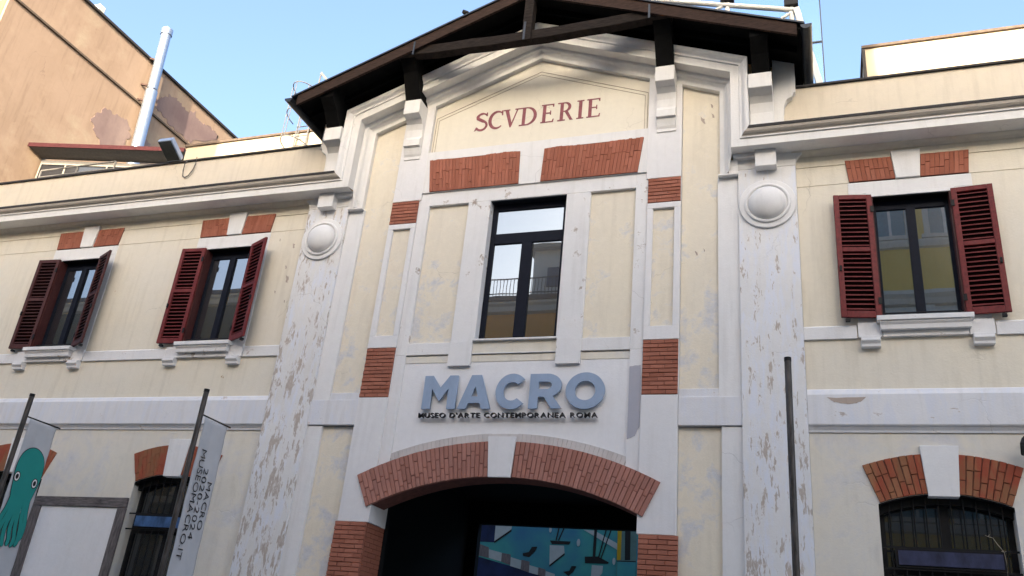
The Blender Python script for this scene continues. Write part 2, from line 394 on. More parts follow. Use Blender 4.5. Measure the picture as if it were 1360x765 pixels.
def coursed(parent, x0, x1, z0, z1, yf, mat='brick_red', course=.067, length=.25, dep=.05, stuff=None):
    n = max(1, round((z1-z0)/course)); ch = (z1-z0)/n
    for i in range(n):
        off = (0 if i % 2 else .5)*length*random.uniform(.8, 1.2); x = x0-off+1e-6; cuts = [x0]
        while x < x1:
            if x0+.05 < x < x1-.05: cuts.append(x)
            x += length*random.uniform(.9, 1.1)
        cuts.append(x1)
        for a, b in zip(cuts, cuts[1:]):
            zc = z0+(i+.5)*ch
            if stuff is None: brick(parent, (a+b)/2, zc, b-a-.006, ch-.007, yf, dep, 0, mat)
            else: stuff.box(a+.003, b-.003, yf+random.uniform(-.003, .003), yf+dep, zc-ch/2+.0035, zc+ch/2-.0035)
PATS = ((.5, .5), (.27, .47, .26), (.36, .64), (.16, .47, .37), (.62, .38))
def voussoirs(parent, cx, cz, r0, r1, a0, a1, yf, mat, width=.068, stuff=None, dep=.06, gap=.006):
    n = max(1, round(abs(a1-a0)*(r0+r1)/2/width)); T = r1-r0; last = -1
    for i in range(n):
        a = a0+(a1-a0)*(i+.5)/n; k = random.randrange(len(PATS))
        if k == last: k = (k+1) % len(PATS)
        last = k; r = r0; w = abs(a1-a0)/n
        for p in PATS[k]:
            rc = r+p*T/2
            if stuff is None: brick(parent, cx+rc*math.sin(a), cz+rc*math.cos(a), w*rc-gap, p*T-gap, yf, dep, a, mat)
            else:
                hw = (w*rc-gap)/2; hh = (p*T-gap)/2; y = yf+random.uniform(-.003, .003)
                c_, s_ = math.cos(a), math.sin(a); cc = (cx+rc*s_, cz+rc*c_)
                stuff.prism([(cc[0]+u*hw*c_+v*hh*s_, cc[1]-u*hw*s_+v*hh*c_) for u, v in ((-1,-1),(1,-1),(1,1),(-1,1))], y, y+dep)
            r += p*T
# --- arch numbers
ACX, ACZ, AR0, AR1 = 0, -.565, 4.83, 5.375
def arch_z(x, cx, cz, r): return cz+math.sqrt(r*r-(x-cx)**2)
# --- wing walls --------------------------------------------------------------
YW = .08; YB = .45
WX0, WX1 = -16.0, 13.0
WINS = [-9.72, -6.03, 5.97, 9.66]           # window axes
LWIN = [-9.72, -6.04, 5.975, 9.66]
LC_Z, LR0, LR1 = 2.10, 2.10, 2.62
HW = .775                                   # half width of lower openings
def wing(x0, x1):
    ws = [c for c in WINS if x0 < c < x1]; ls = [c for c in LWIN if x0 < c < x1]
    lo = MB(); xs = [x0]
    for c in ls:
        lo.box(xs[-1], c-HW, YW, YB, 0, 4.0); xs.append(c+HW)
        lo.box(c-HW, c+HW, YW, YB, 0, 1.25)
        lo.prism([(c-HW-.0, 4.0)]+arc(c, LC_Z, LR0, -math.asin(HW/LR0), math.asin(HW/LR0), 12)+[(c+HW, 4.0), (c+HW, 4.98), (c-HW, 4.98)], YW, YB)
    lo.box(xs[-1], x1, YW, YB, 0, 4.0)
    xs = [x0]+[v for c in ls for v in (c-HW, c+HW)]+[x1]
    for i in range(0, len(xs), 2): lo.box(xs[i], xs[i+1], YW, YB, 4.0, 4.98)
    lo.build('lower_wall', 'cream_wing_low', B)
    up = MB(); up.box(x0, x1, YW+.006, YB, 4.98, 5.6)
    up.box(x0, x1, YW, YB, 5.6, 6.45)
    xs = [x0]
    for c in ws: xs += [c-.535, c+.535]
    xs.append(x1)
    for i in range(0, len(xs), 2): up.box(xs[i], xs[i+1], YW, YB, 6.45, 8.60)
    up.box(x0, x1, YW, YB, 8.60, 8.878)
    up.box(x0, x1, YW+.012, YB, 8.878, 8.894); up.box(x0, x1, YW+.003, YB, 8.894, 9.222)
    up.box(x0, x1, YW+.014, YB, 9.222, 9.238); up.box(x0, x1, YW, YB, 9.238, 9.60)
    up.build('upper_wall', 'cream_wing', B)
    bd = MB(); y0 = .0
    bd.add([], []); bd.prismx([(YW, 4.99), (.062, 4.99), (.056, 5.02), (.03, 5.06), (y0+.008, 5.075), (y0, 5.09), (y0, 5.505), (.04, 5.585), (YW, 5.605)], x0, x1)
    bd.build('string_course', 'white_band', B)
    sb = MB(); xs = [x0]+[v for c in ws for v in (c-.87, c+.87)]+[x1]
    for i in range(0, len(xs), 2): sb.prismx([(YW, 6.34), (.045, 6.34), (.045, 6.52), (YW, 6.55)], xs[i], xs[i+1])
    sb.build('sill_course', 'white_sill', B)
wing(WX0, -4.395); wing(4.395, WX1)
# --- wing windows ------------------------------------------------------------
slat_cache = {}
def shutter(px, sgn, ang, mat, z0=6.62, z1=8.61, w=.535):
    # px hinge position, sgn direction the leaf runs along X when flat on the wall, ang lifts it off the wall
    def tr(u, d, z): return (px+sgn*(u*math.cos(ang)+d*math.sin(ang)), .035-(u*math.sin(ang)-d*math.cos(ang)), z)
    def bx(mb, u0, u1, d0, d1, za, zb):
        mb.add([tr(u, d, z) for z in (za, zb) for u, d in ((u0,d0),(u1,d0),(u1,d1),(u0,d1))],
               [(0,3,2,1),(4,5,6,7),(0,1,5,4),(1,2,6,5),(2,3,7,6),(3,0,4,7)])
    f = MB(); st = .075; zm = z0+.54*(z1-z0)
    bx(f, 0, st, -.045, 0, z0, z1); bx(f, w-st, w, -.045, 0, z0, z1)
    for a, b in ((z0, z0+.10), (zm-.035, zm+.035), (z1-.075, z1)): bx(f, st, w-st, -.044, -.001, a, b)
    bk = MB(); bx(bk, st-.003, w-st+.003, -.004, -.0015, z0+.08, z1-.06)
    fr = f.build('window_shutter', mat, B, bevel=.006)
    for a, b, n in ((z0+.10, zm-.035, 13), (zm+.035, z1-.075, 11)):
        for i in range(n):
            z = a+(b-a)*(i+.5)/n; key = (mat, sgn, round(ang, 3))
            if key not in slat_cache:
                s_ = MB(); tilt = .010
                c0 = [tr(u, d, 0) for u, d in ((st, -.038), (w-st, -.038), (w-st, -.006), (st, -.006))]
                hz = (-tilt, -tilt, tilt, tilt)
                vs = [(c[0]-px, c[1], h-.007) for c, h in zip(c0, hz)]+[(c[0]-px, c[1], h+.007) for c, h in zip(c0, hz)]
                s_.add(vs, [(0,3,2,1),(4,5,6,7),(0,1,5,4),(1,2,6,5),(2,3,7,6),(3,0,4,7)])
                me = bpy.data.meshes.new('slat'); me.from_pydata(s_.v, [], s_.f); me.materials.append(MATS[mat]); slat_cache[key] = me
            o = bpy.data.objects.new('slat', slat_cache[key]); link(o, fr); o.location = (px, 0, z)
    bk.build('gap_shade_sheet', 'slat_gap_shade', fr)  # added dark sheet, puts shade into the gaps between the slats
    k = MB()
    for z in (z0+.25, z1-.25): bx(k, -.015, .03, -.056, -.046, z-.05, z+.05)
    bx(k, w-.05, w-.02, -.07, -.045, z0+.72, z0+.80); bx(k, w-.12, w-.06, -.03, .03, z0-.05, z0-.012)
    k.build('hinge', 'black_metal', fr)
lint = MB(); lint_m = MB()
for ci, c in enumerate(WINS):
    x0, x1 = c-.535, c+.535
    rf = MB(); yb = .30                                            # reveal and frame
    w_ = MB()
    fo = .07
    w_.box(x0, x0+fo, .20, .26, 6.62, 8.60); w_.box(x1-fo, x1, .20, .26, 6.62, 8.60)
    w_.box(x0+fo, x1-fo, .20, .26, 8.44, 8.60); w_.box(x0+fo, x1-fo, .20, .26, 6.62, 6.70)
    w_.box(c-.062, c+.062, .185, .25, 6.70, 8.44)
    wf = w_.build('window', 'window_metal', B, bevel=.006)
    for a, b in ((x0+fo, c-.062), (c+.062, x1-fo)):
        MB().box(a, b, .225, .235, 6.70, 8.44).build('pane', 'window_glass' if c < 0 or c > 9 else 'window_glass', wf)
    MB().tube([(x0, .10, 6.72), (x1, .10, 6.72)], .012, 8).build('safety_bar', 'black_metal', wf)
    ln = MB()
    ln.box(x0, x0+.022, .02, .199, 6.62, 8.58); ln.box(x1-.022, x1, .02, .199, 6.62, 8.58)
    ln.build('lining', 'shutter_dark', wf)
    MB().box(x0, x1, .06, .199, 8.582, 8.6005).build('lining', 'black_wood', wf)
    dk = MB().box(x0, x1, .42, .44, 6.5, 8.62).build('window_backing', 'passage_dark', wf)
    # surround
    s_ = MB(); s_.box(c-.84, c+.84, YW-.012, YW+.02, 8.60+.075, 8.878)
    s_.box(x0-.06, x1+.06, YW-.02, YW+.02, 8.635, 8.674); s_.box(x0-.01, x1+.01, YW-.032, YW+.02, 8.602, 8.633)
    for a, b in ((c-.84, x0), (x1, c+.84)): s_.box(a, b, YW-.010, YW+.02, 6.56, 8.673)
    s_.build('window_surround', 'white_trim', B, bevel=.005)
    s_ = MB(); s_.box(x0-.07, x1+.07, -.10, .2, 6.545, 6.615); s_.prismx([(.06, 6.425), (-.045, 6.425), (-.05, 6.49), (-.075, 6.52), (-.075, 6.5445), (.06, 6.5445)], x0-.03, x1+.03)
    s_.box(x0-.0, x1+.0, .02, .1, 6.345, 6.424)
    for sg in (-1, 1):
        a = c+sg*.70
        s_.box(a-.155, a+.155, .03, .1, 6.345, 6.565)
        s_.prismx([(.1, 6.19), (-.005, 6.19), (-.01, 6.23), (-.045, 6.27), (-.045, 6.295), (-.03, 6.30), (-.03, 6.343), (.1, 6.343)], a-.125, a+.125)
    s_.build('window_sill', 'white_sill', B, bevel=.004)
    # keystone and flat brick arch
    k_ = MB().prism([(c-.205, 9.37), (c+.205, 9.37), (c+.165, 8.89), (c-.165, 8.89)], YW-.045, YW+.02); k_.build('keystone', 'white_trim', B, bevel=.006)
    for sg in (-1, 1):
        q = lambda t, v: (c+sg*((.205+(.855-.205)*t)*v+(.17+(.815-.17)*t)*(1-v)), 8.892+(9.285-8.892)*v)
        lint_m.prism([q(0, 0), q(1, 0), q(1, 1), q(0, 1)], YW-.012, YW+.02)
        n = 10
        for i in range(n):
            cuts = [0, random.choice((.35, .5, .62)), 1] if random.random() < .75 else [0, 1]
            for va, vb in zip(cuts, cuts[1:]):
                yj = random.uniform(-.003, .003)
                lint.prism([q((i+.05)/n, va+.012), q((i+.95)/n, va+.012), q((i+.95)/n, vb-.012), q((i+.05)/n, vb-.012)], YW-.024+yj, YW)
    dm = 'shutter_dark' if c < -8 else 'shutter_red'
    if c < 0:
        shutter(x0, -1, R(4), dm); shutter(x1, 1, R(26), dm)
    else:
        shutter(x0, -1, R(7), dm); shutter(x1, 1, R(5), dm)
# --- lower windows -----------------------------------------------------------
vst = {}
for ci, c in enumerate(LWIN):
    a1 = math.asin(.94/LR1); ak0 = math.asin(.20/2.36)
    big = c == 5.975
    par = MB().prism(arc(c, LC_Z, LR0+.004, -a1*.99, a1*.99, 20)+arc(c, LC_Z, LR1-.008, a1*.99, -a1*.99, 20), YW-.010, YW+.05).build('brick_arch', 'mortar_dark', B)
    st = None if big else MB()
    for sg in (-1, 1): voussoirs(par, c, LC_Z, LR0, LR1, sg*ak0*.98, sg*a1, YW-.022, 'brick_orange', .080, st, dep=.09, gap=.0045)
    if st: st.build('brick', 'brick_orange', par, kind='stuff')
    MB().prism([(c-.23, 4.815), (c+.23, 4.815), (c+.178, 4.16), (c-.178, 4.16)], YW-.04, YW+.1).build('keystone', 'white_trim', B, bevel=.006)
    wf = MB(); wf.box(c-HW, c-HW+.07, .30, .36, 1.25, 4.03); wf.box(c+HW-.07, c+HW, .30, .36, 1.25, 4.03); wf.box(c-.05, c+.05, .295, .355, 1.25, 4.19); wf.box(c-HW+.07, c+HW-.07, .301, .359, 3.22, 3.30)
    ah = math.asin(HW/LR0)
    wf.prism(arc(c, LC_Z, LR0-.001, -ah, ah, 14)+arc(c, LC_Z, LR0-.11, ah*1.06, -ah*1.06, 14), .20, .30)
    wf.prism(arc(c, LC_Z, LR0-.002, -ah, ah, 14)+arc(c, LC_Z, LR0-.016, ah, -ah, 14), .085, .20)  # thin black arc added over the soffit, its shade put in as colour
    wo = wf.build('window', 'black_metal', B)
    for a, b in ((c-HW+.07, c-.05), (c+.05, c+HW-.07)):
        MB().box(a, b, .325, .335, 3.30, 4.2).build('pane', 'dark_glass', wo); MB().box(a, b, .325, .335, 1.25, 3.22).build('pane', 'dark_glass', wo)
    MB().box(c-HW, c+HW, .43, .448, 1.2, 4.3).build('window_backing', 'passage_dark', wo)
    MB().box(c-.585, c+.585, .120, .135, 3.315, 3.49).build('lettering_panel', 'blue_panel' if c > 0 else 'cyan_panel', wo)
    MB().box(c-.62, c+.62, .136, .148, 3.285, 3.515).build('panel_frame', 'black_metal', wo)
    gr = MB()
    for z in (3.53, 3.27, 2.4, 1.6): gr.box(c-HW, c+HW, .150, .160, z-.012, z+.012)
    go = gr.build('window_grille', 'black_metal', B)
    n = 10
    for i in range(n):
        x = c-HW+2*HW*(i+.9)/(n+.8)
        MB().tube([(x, .170, 1.3), (x, .170, arch_z(x, c, LC_Z, LR0)-.012)], .009, 6).build('bar', 'black_metal', go)
    MB().box(c-HW-.08, c+HW+.08, -.0, .3, 1.17, 1.25).build('window_sill', 'white_sill', B)
# --- centre bay: piers, panels, field ---------------------------------------
def both(f):
    for sg in (-1, 1): f(sg)
def sbox(mb, sg, xa, xb, y0, y1, z0, z1): mb.box(min(sg*xa, sg*xb), max(sg*xa, sg*xb), y0, y1, z0, z1)
def pilaster(sg):
    m = MB(); sbox(m, sg, 3.52, 4.392, 0, YB, 0, 9.245); m.build('pilaster', 'white_peeling' if sg < 0 else 'white_flaking', B, bevel=.006, label='pilaster on the left with heavy flaking paint' if sg < 0 else 'pilaster on the right with fainter flaking')
    m = MB(); sbox(m, sg, 3.525, 4.386, .012, YB, 9.245, 9.258); sbox(m, sg, 3.52, 4.392, .002, YB, 9.258, 9.5)
    prof = [(4.392, 9.26), (4.40, 9.33), (4.43, 9.40), (4.49, 9.45), (4.50, 9.498), (4.392, 9.498)]
    m.prism([(sg*a, b) for a, b in prof], .004, YB)
    sbox(m, sg, 3.795, 4.115, -.16, .01, 9.20, 9.497)
    m.build('pilaster_capital', 'white_trim', B, bevel=.004)
    m = MB(); cx = sg*3.955
    m.lathe((cx, 8.585), [(.425, .02), (.425, -.028), (.418, -.036), (.352, -.040), (.345, -.046), (.340, -.066), (.330, -.072), (.312, -.072), (.302, -.064), (.296, -.045), (.284, -.042)]+[(.282*math.cos(t), -.045-.15*math.sin(t)) for t in [i*math.pi/2/10 for i in range(1, 10)]]+[(.004, -.195)], 56)
    m.build('roundel', 'white_trim', B, smooth=True)
    m = MB(); sbox(m, sg, 3.20, 3.519, .045, YB, 5.5, 9.18); sbox(m, sg, 3.235, 3.519, .045, YB, 0, 5.06); m.build('wall_strip', 'white_trim', B)
    m = MB(); sbox(m, sg, 2.625, 3.235, .095, YB, 0, 5.06); sbox(m, sg, 2.625, 3.199, .09, YB, 5.63, 11.4); sbox(m, sg, 3.199, 3.30, .0901, YB, 9.181, 11.35); m.build('wall_panel', 'cream_panel', B)
    m = MB(); sbox(m, sg, 2.625, 3.519, .02, YB, 5.075, 5.50); sbox(m, sg, 2.625, 3.198, .05, YB, 5.503, 5.63); m.build('string_course', 'white_band', B, bevel=.005)
    # pier
    m = MB(); sbox(m, sg, 2.08, 2.62, 0, YB, 3.53, 5.53)
    sbox(m, sg, 2.08, 2.62, .02, YB, 5.53, 6.40); sbox(m, sg, 2.08, 2.62, 0, YB, 6.40, 6.62)
    sbox(m, sg, 2.08, 2.175, 0, YB, 6.62, 8.68); sbox(m, sg, 2.52, 2.62, 0, YB, 6.62, 8.68); sbox(m, sg, 2.08, 2.62, 0, YB, 8.68, 8.78)
    sbox(m, sg, 2.08, 2.62, .02, YB, 8.78, 9.25); sbox(m, sg, 2.05, 2.62, 0, YB, 9.25, 11.75)
    m.build('pier', 'white_pier', B, bevel=.006)
    m = MB(); sbox(m, sg, 2.17, 2.525, .05, YB, 6.61, 8.69); m.build('wall_panel', 'cream_panel', B)
    for z0, z1 in ((5.535, 6.395), (8.785, 9.245)):
        q = MB(); sbox(q, sg, 2.085, 2.615, .006, .05, z0, z1); qo = q.build('brick_quoin', 'mortar', B)
        a, b = sorted((sg*2.082, sg*2.618)); coursed(qo, a, b, z0, z1, -.006, length=.24)
    # gate jamb
    q = MB(); sbox(q, sg, 2.115, 2.64, .004, .62, 0, 3.525); qo = q.build('gate_jamb', 'mortar', B)
    a, b = sorted((sg*2.105, sg*2.652)); coursed(qo, a, b, 2.72, 3.53, -.010, 'brick_red', .070, .25)
    st = MB(); coursed(qo, a, b, 0, 2.72, -.010, 'brick_red', .070, .25, .04, st); st.build('brick', 'brick_red', qo, kind='stuff')
    st = MB()                                       # reveal faces of the jamb
    for i in range(50):
        z = .035+i*.0706; cuts = [0.045, .2 if i % 2 else .32, .45 if i % 2 else .615, .615]
        for c0, c1 in zip(cuts, cuts[1:]):
            if c1-c0 > .02:
                sbox(st, sg, 2.103, 2.2, c0+.003, c1-.003, z-.032, z+.032)
    st.build('brick', 'brick_red', qo, kind='stuff')
both(pilaster)
fld = MB()                                           # inner field over the arch
ax = math.asin(2.08/AR0)
half = lambda n: arc(ACX, ACZ, AR0+.02, -math.asin(2.075/(AR0+.02)), math.asin(2.075/(AR0+.02)), n)
fld.prism(half(32)+[(2.075, 6.13), (-2.075, 6.13)], .06, YB)
fld.build('sign_wall', 'field_white', B)
m = MB()
for sg in (-1, 1):
    xa, xb = sorted((sg*1.885, sg*2.079))
    m.prism([(xa, arch_z(xa, 0, ACZ, AR1-.05)), (xb, arch_z(xb, 0, ACZ, AR1-.05)), (xb, 6.262), (xa, 6.262)], .03, .1)
m.build('wall_strip', 'white_pier', B)
m = MB(); m.box(-1.884, 1.884, .052, YB, 6.128, 6.24); m.box(-.709, .709, .045, YB, 6.27, 6.47); m.build('apron', 'cream_wing_low', B)
# surround of the big window with two recessed panels
m = MB(); y = .03
m.box(-2.079, -1.875, y, YB, 6.262, 9.39); m.box(1.875, 2.079, y, YB, 6.262, 9.39)
m.box(-1.875, -1.11, y, YB, 6.262, 6.47); m.box(1.11, 1.875, y, YB, 6.262, 6.47)
m.box(-1.875, 1.875, y, YB, 9.12, 9.39)
for sg in (-1, 1): sbox(m, sg, .69, 1.11, y, YB, 6.48, 9.12)
m.build('window_surround', 'white_sill', B, bevel=.007)
m = MB()
for sg in (-1, 1): sbox(m, sg, 1.105, 1.88, .09, YB, 6.46, 9.125)
m.build('wall_panel', 'cream_panel', B)
m = MB()
for sg in (-1, 1):
    sbox(m, sg, .71, 1.112, .012, YB, 6.10, 6.479); sbox(m, sg, .715, 1.107, .002, .1, 6.05, 6.098)
m.box(-.709, .709, -.01, .3, 6.472, 6.502); m.box(-.708, .708, .028, YB, 6.255, 6.27)
m.build('window_sill', 'white_sill', B, bevel=.003)
w_ = MB(); x0, x1, f0, f1 = -.69, .69, .19, .26
w_.box(x0, x0+.085, f0, f1, 6.505, 9.12); w_.box(x1-.085, x1, f0, f1, 6.505, 9.12); w_.box(x0+.085, x1-.085, f0+.001, f1, 8.99, 9.12)
w_.box(x0+.085, x1-.085, f0+.001, f1, 8.33, 8.53); w_.box(x0+.085, x1-.085, f0+.001, f1, 6.505, 6.59); w_.box(-.095, .095, f0-.012, f1-.01, 6.59, 8.33)
wf = w_.build('window', 'window_metal', B, bevel=.007)
for a, b, c_, d in ((x0+.085, x1-.085, 8.53, 8.99), (x0+.085, -.095, 6.59, 8.33), (.095, x1-.085, 6.59, 8.33)):
    MB().box(a, b, .222, .232, c_, d).build('pane', 'window_glass', wf)
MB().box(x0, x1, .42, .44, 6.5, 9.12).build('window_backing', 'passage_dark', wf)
m = MB(); m.box(x0-.003, x1+.003, .04, .30, 9.105, 9.119); m.build('window_lintel', 'dark_metal', wf)
# upper wall with flat brick arches
up = MB()
up.box(-2.05, 2.05, 0, YB, 9.39, 10.26); up.build('upper_wall', 'white_trim', B)
lm = MB(); ls = MB()
for sg in (-1, 1):
    q = lambda t, v: (sg*((.225+(1.985-.225)*t)*v+(.20+(1.90-.20)*t)*(1-v)), 9.394+(10.07+.012*math.sin(t*9)-9.394)*v)
    lm.prism([q(0, 0), q(1, 0), q(1, 1), q(0, 1)], -.006, .03)
    n = 27; pats = ((0, .37, 1), (0, .62, 1), (0, .2, .58, 1), (0, .45, .8, 1), (0, 1))
    for i in range(n):
        cuts = random.choice(pats); hv = random.uniform(-.012, .012)
        for va, vb in zip(cuts, cuts[1:]):
            yj = random.uniform(-.003, .004); vb2 = vb+(hv if vb == 1 else 0)
            ls.prism([q((i+.04)/n, va+.007), q((i+.96)/n, va+.007), q((i+.96)/n, vb2-.007), q((i+.04)/n, vb2-.007)], -.020+yj, .0)
lo_ = lm.build('flat_arch', 'mortar', B); ls.build('brick', 'brick_lintel', lo_, kind='stuff')
lo_ = lint_m.build('flat_arch', 'mortar', B); lint.build('brick', 'brick_lintel', lo_, kind='stuff')
# pediment panel
SL = .388
def rake(x, z_apex): return z_apex-abs(x)*SL
ped = MB()
ped.prism([(-2.05, 10.26), (2.05, 10.26), (2.05, rake(2.05, 12.2)), (0, 12.2), (-2.05, rake(2.05, 12.2))], .085, YB); ped.build('pediment', 'cream_pediment', B)
lines = MB()
def rakeband(mb, xa, za, w, y0, y1, base):
    inner = [(-xa, base), (-xa, za-xa*SL), (0, za), (xa, za-xa*SL), (xa, base)]
    xb = xa-w; zb = za-w*1.073
    inn2 = [(-xb, base+w), (-xb, zb-xb*SL), (0, zb), (xb, zb-xb*SL), (xb, base+w)]
    for i in range(4):
        a, b, c_, d = inner[i], inner[i+1], inn2[i+1], inn2[i]
        mb.prism([a, b, c_, d], y0, y1)
    mb.prism([inner[4], inner[0], inn2[0], inn2[4]], y0, y1)
rakeband(lines, 2.02, 11.86, .008, .078, .09, 10.265); rakeband(lines, 1.97, 11.79, .007, .079, .09, 10.30)
lines.build('incised_line', 'incised', B)
# --- cornice -----------------------------------------------------------------
# profile: n outward from the fascia's inner edge, y depth
PROF = [(-.20, .10), (-.20, .0), (-.135, -.005), (-.115, -.015), (-.085, -.045), (-.07, -.085), (-.055, -.10), (0, -.105), (0, -.30), (.145, -.30), (.145, -.325), (.165, -.325), (.185, -.328), (.20, -.345), (.225, -.375), (.255, -.39), (.29, -.395), (.29, .1)]
def offset_path(n):        # the folded line of the gable cornice at outward offset n
    xs = 3.44+n; za = 12.32+n*1.073
    return [(-xs, za-xs*SL), (0, za), (xs, za-xs*SL)]
def gable_cornice():
    m = MB(); P = []
    for n, y in PROF:
        (lx, lz), (cx, cz), (rx, rz) = offset_path(n)
        zb = 9.50+n if n > -.05 else 9.18
        zb = 9.50+max(n, 0) if n >= 0 else 9.18
        P.append([(lx, y, zb), (lx, y, lz), (cx, y, cz), (rx, y, rz), (rx, y, zb)])
    k = len(P); vs = [v for r_ in P for v in r_]; fs = []
    for i in range(k-1):
        for j in range(4): fs.append((i*5+j, i*5+j+1, (i+1)*5+j+1, (i+1)*5+j))
    fs.append(tuple(i*5 for i in range(8))); fs.append(tuple(i*5+4 for i in range(7, -1, -1)))
    m.add(vs, fs); return m.build('gable_cornice', 'white_cornice', B, bevel=.008)
gable_cornice()
def wing_cornice(sg):
    xa, xe = 3.44, (abs(WX0) if sg < 0 else WX1)
    def run(prof, name, mat, mit=True):
        m = MB(); n = len(prof); vs = []
        for x_end in (0, 1):
            for y, z, on in prof:
                x = xe if x_end else xa+on
                vs.append((sg*x, y, z))
        fs = [(i, (i+1) % n, (i+1) % n+n, i+n) for i in range(n)]+[tuple(range(n)), tuple(range(n, 2*n))]
        m.add(vs, fs); return m.build(name, mat, B)
    # (y, z, mitre offset along x)
    run([(.1, 9.50, 0), (-.30, 9.50, 0), (-.30, 9.645, .145), (-.325, 9.645, .145), (-.325, 9.667, .167), (.1, 9.667, .167)], 'cornice', 'white_cornice')
    run([(.1, 9.668, .168), (-.327, 9.668, .168), (-.332, 9.68, .18), (-.36, 9.695, .195), (-.385, 9.72, .22), (-.395, 9.75, .25), (-.40, 9.765, .265), (.1, 9.765, .265)], 'gutter', 'taupe_gutter')
    run([(.1, 9.766, .27), (-.41, 9.766, .27), (-.41, 9.81, .29), (.1, 9.86, .29)], 'drip_edge', 'coping_dark')
    # bed moulding under the soffit
    run([(.1, 9.42, .9), (.06, 9.42, .9), (.04, 9.455, .9), (.0, 9.48, .9), (-.01, 9.499, .9), (.1, 9.499, .9)], 'bed_moulding', 'cream_wing')
    m = MB(); sbox(m, sg, 4.05, xe, .12, YB, 9.78, 10.80); m.build('parapet', 'cream_parapet', B)
    m = MB(); sbox(m, sg, 4.05, xe, .08, YB+.03, 10.80, 10.835); m.build('coping', 'coping_dark', B)
    # ledge mouldings where the inner band of the cornice ends
    m = MB(); sbox(m, sg, 3.215, 3.519, -.055, .1, 9.155, 9.179); sbox(m, sg, 3.46, 3.80, -.10, .1, 9.43, 9.498); sbox(m, sg, 3.38, 3.519, -.035, .1, 9.1795, 9.4295); m.build('ledge', 'white_trim', B)
both(wing_cornice)
# wall under the roof above the cornice and behind it
m = MB(); m.prism([(-4.11, 9.5), (-3.2, 9.5), (-3.2, rake(3.2, 12.2)), (0, 12.2), (3.2, rake(3.2, 12.2)), (3.2, 9.5), (4.11, 9.5), (4.11, rake(4.11, 12.86)), (0, 12.86), (-4.11, rake(4.11, 12.86))], .10, YB)
m.build('gable_wall', 'brown_wall', B)
def side_console(sg):
    pr = [(4.10, 9.86), (4.26, 9.86), (4.25, 10.2), (4.265, 10.42), (4.31, 10.52), (4.40, 10.58), (4.405, 10.63), (4.44, 10.66), (4.45, 10.75), (4.45, 11.30), (4.10, 11.38)]
    m = MB(); m.prism([(sg*a, b) for a, b in pr], .0, YB); m.build('side_console', 'white_cornice', B, bevel=.004)
    m = MB(); sbox(m, sg, 4.02, 4.12, .11, 7.0, 9.4, 11.3); m.build('side_wall', 'cream_parapet', B)
both(side_console)
def corbels(sg):
    # inner corbel
    pr = [(.1, 11.27), (-.33, 11.27), (-.33, 10.975), (-.32, 10.965), (-.20, 10.93), (-.12, 10.86), (-.085, 10.75), (-.075, 10.60), (-.10, 10.55), (-.125, 10.52), (-.125, 10.385), (-.08, 10.375), (-.07, 10.33), (-.04, 10.24), (-.018, 10.20), (-.018, 10.14), (.1, 10.14)]
    m = MB(); a, b = sorted((sg*2.205, sg*2.53)); m.prismx(pr, a, b); m.build('corbel', 'white_cornice', B, bevel=.004)
    pr = [(.1, 10.78), (-.44, 10.78), (-.44, 10.51), (-.43, 10.50), (-.28, 10.45), (-.20, 10.36), (-.16, 10.20), (-.15, 9.87), (.1, 9.87)]
    m = MB(); a, b = sorted((sg*3.738, sg*4.10)); m.prismx(pr, a, b); m.build('corbel', 'white_cornice', B, bevel=.004)
    # dark timber brackets
    pr = [(-.34, 11.272), (.1, 11.272), (.1, 12.2), (-.84, 12.2), (-.84, 11.95), (-.60, 11.72)]
    m = MB(); a, b = sorted((sg*2.22, sg*2.52)); m.prismx([(y, min(z, rake(2.36, 13.02)-.02)) for y, z in pr], a, b); m.build('roof_bracket', 'black_wood', B, bevel=.006)
    pr = [(-.44, 10.782), (.1, 10.782), (.1, 11.5), (-.84, 11.5), (-.84, 11.2), (-.62, 11.02)]
    m = MB(); a, b = sorted((sg*3.80, sg*4.07)); m.prismx(pr, a, b); m.build('roof_bracket', 'black_wood', B, bevel=.006)
both(corbels)
# --- gable roof --------------------------------------------------------------
RZ = 13.02; YF = -.90; YR = 7.2
def roofside(sg):
    T = .07
    m = MB(); pts = [(0, RZ), (sg*4.60, RZ-4.60*SL), (sg*4.60, RZ-T-4.60*SL), (0, RZ-T)]
    m.prism(pts, YF+.03, YR); m.build('roof_slope', 'black_wood', B)
    m = MB(); m.prism([(0, RZ+.035), (sg*4.64, RZ+.035-4.64*SL), (sg*4.64, RZ+.003-4.64*SL), (0, RZ+.003)], YF-.05, YR); m.build('roof_covering', 'dark_metal', B)
    m = MB(); m.prism([(0, RZ), (sg*4.52, RZ-4.52*SL), (sg*4.52, RZ-.225-4.52*SL), (0, RZ-.225)], YF-.02, YF+.028); m.build('barge_board', 'brown_wood', B)
    # eaves gutter
    gx = sg*4.66; gz = RZ-4.66*SL-.05
    m = MB(); ring = [(gx+.085*math.cos(t), gz+.085*math.sin(t)) for t in [math.pi+math.pi*i/10 for i in range(11)]]
    m.prism(ring, YF-.10, YR); m.build('eaves_gutter', 'dark_metal', B)
    for i in range(9):                                 # rafters
        y = -.45+i*.8
        m = MB(); m.prism([(sg*.02, RZ-T-.002), (sg*4.50, RZ-T-.002-4.5*SL), (sg*4.50, RZ-T-.13-4.5*SL), (sg*.02, RZ-T-.13)], y, y+.09); m.build('rafter', 'black_wood', B)
    for x in (2.36, 3.93):
        z = RZ-T-.13-x*SL
        m = MB(); m.beam((sg*x, YF+.35, z-.09), (sg*x, .4, z-.09), .16, .17); m.build('purlin', 'black_wood', B)
    m = MB(); m.beam((sg*2.19, YF-.025, 12.13), (sg*2.19, YF-.025, 11.83), .035, .012, up=(0, 1, 0)); m.build('iron_strap', 'dark_metal', B)
both(roofside)
m = MB(); n = 14
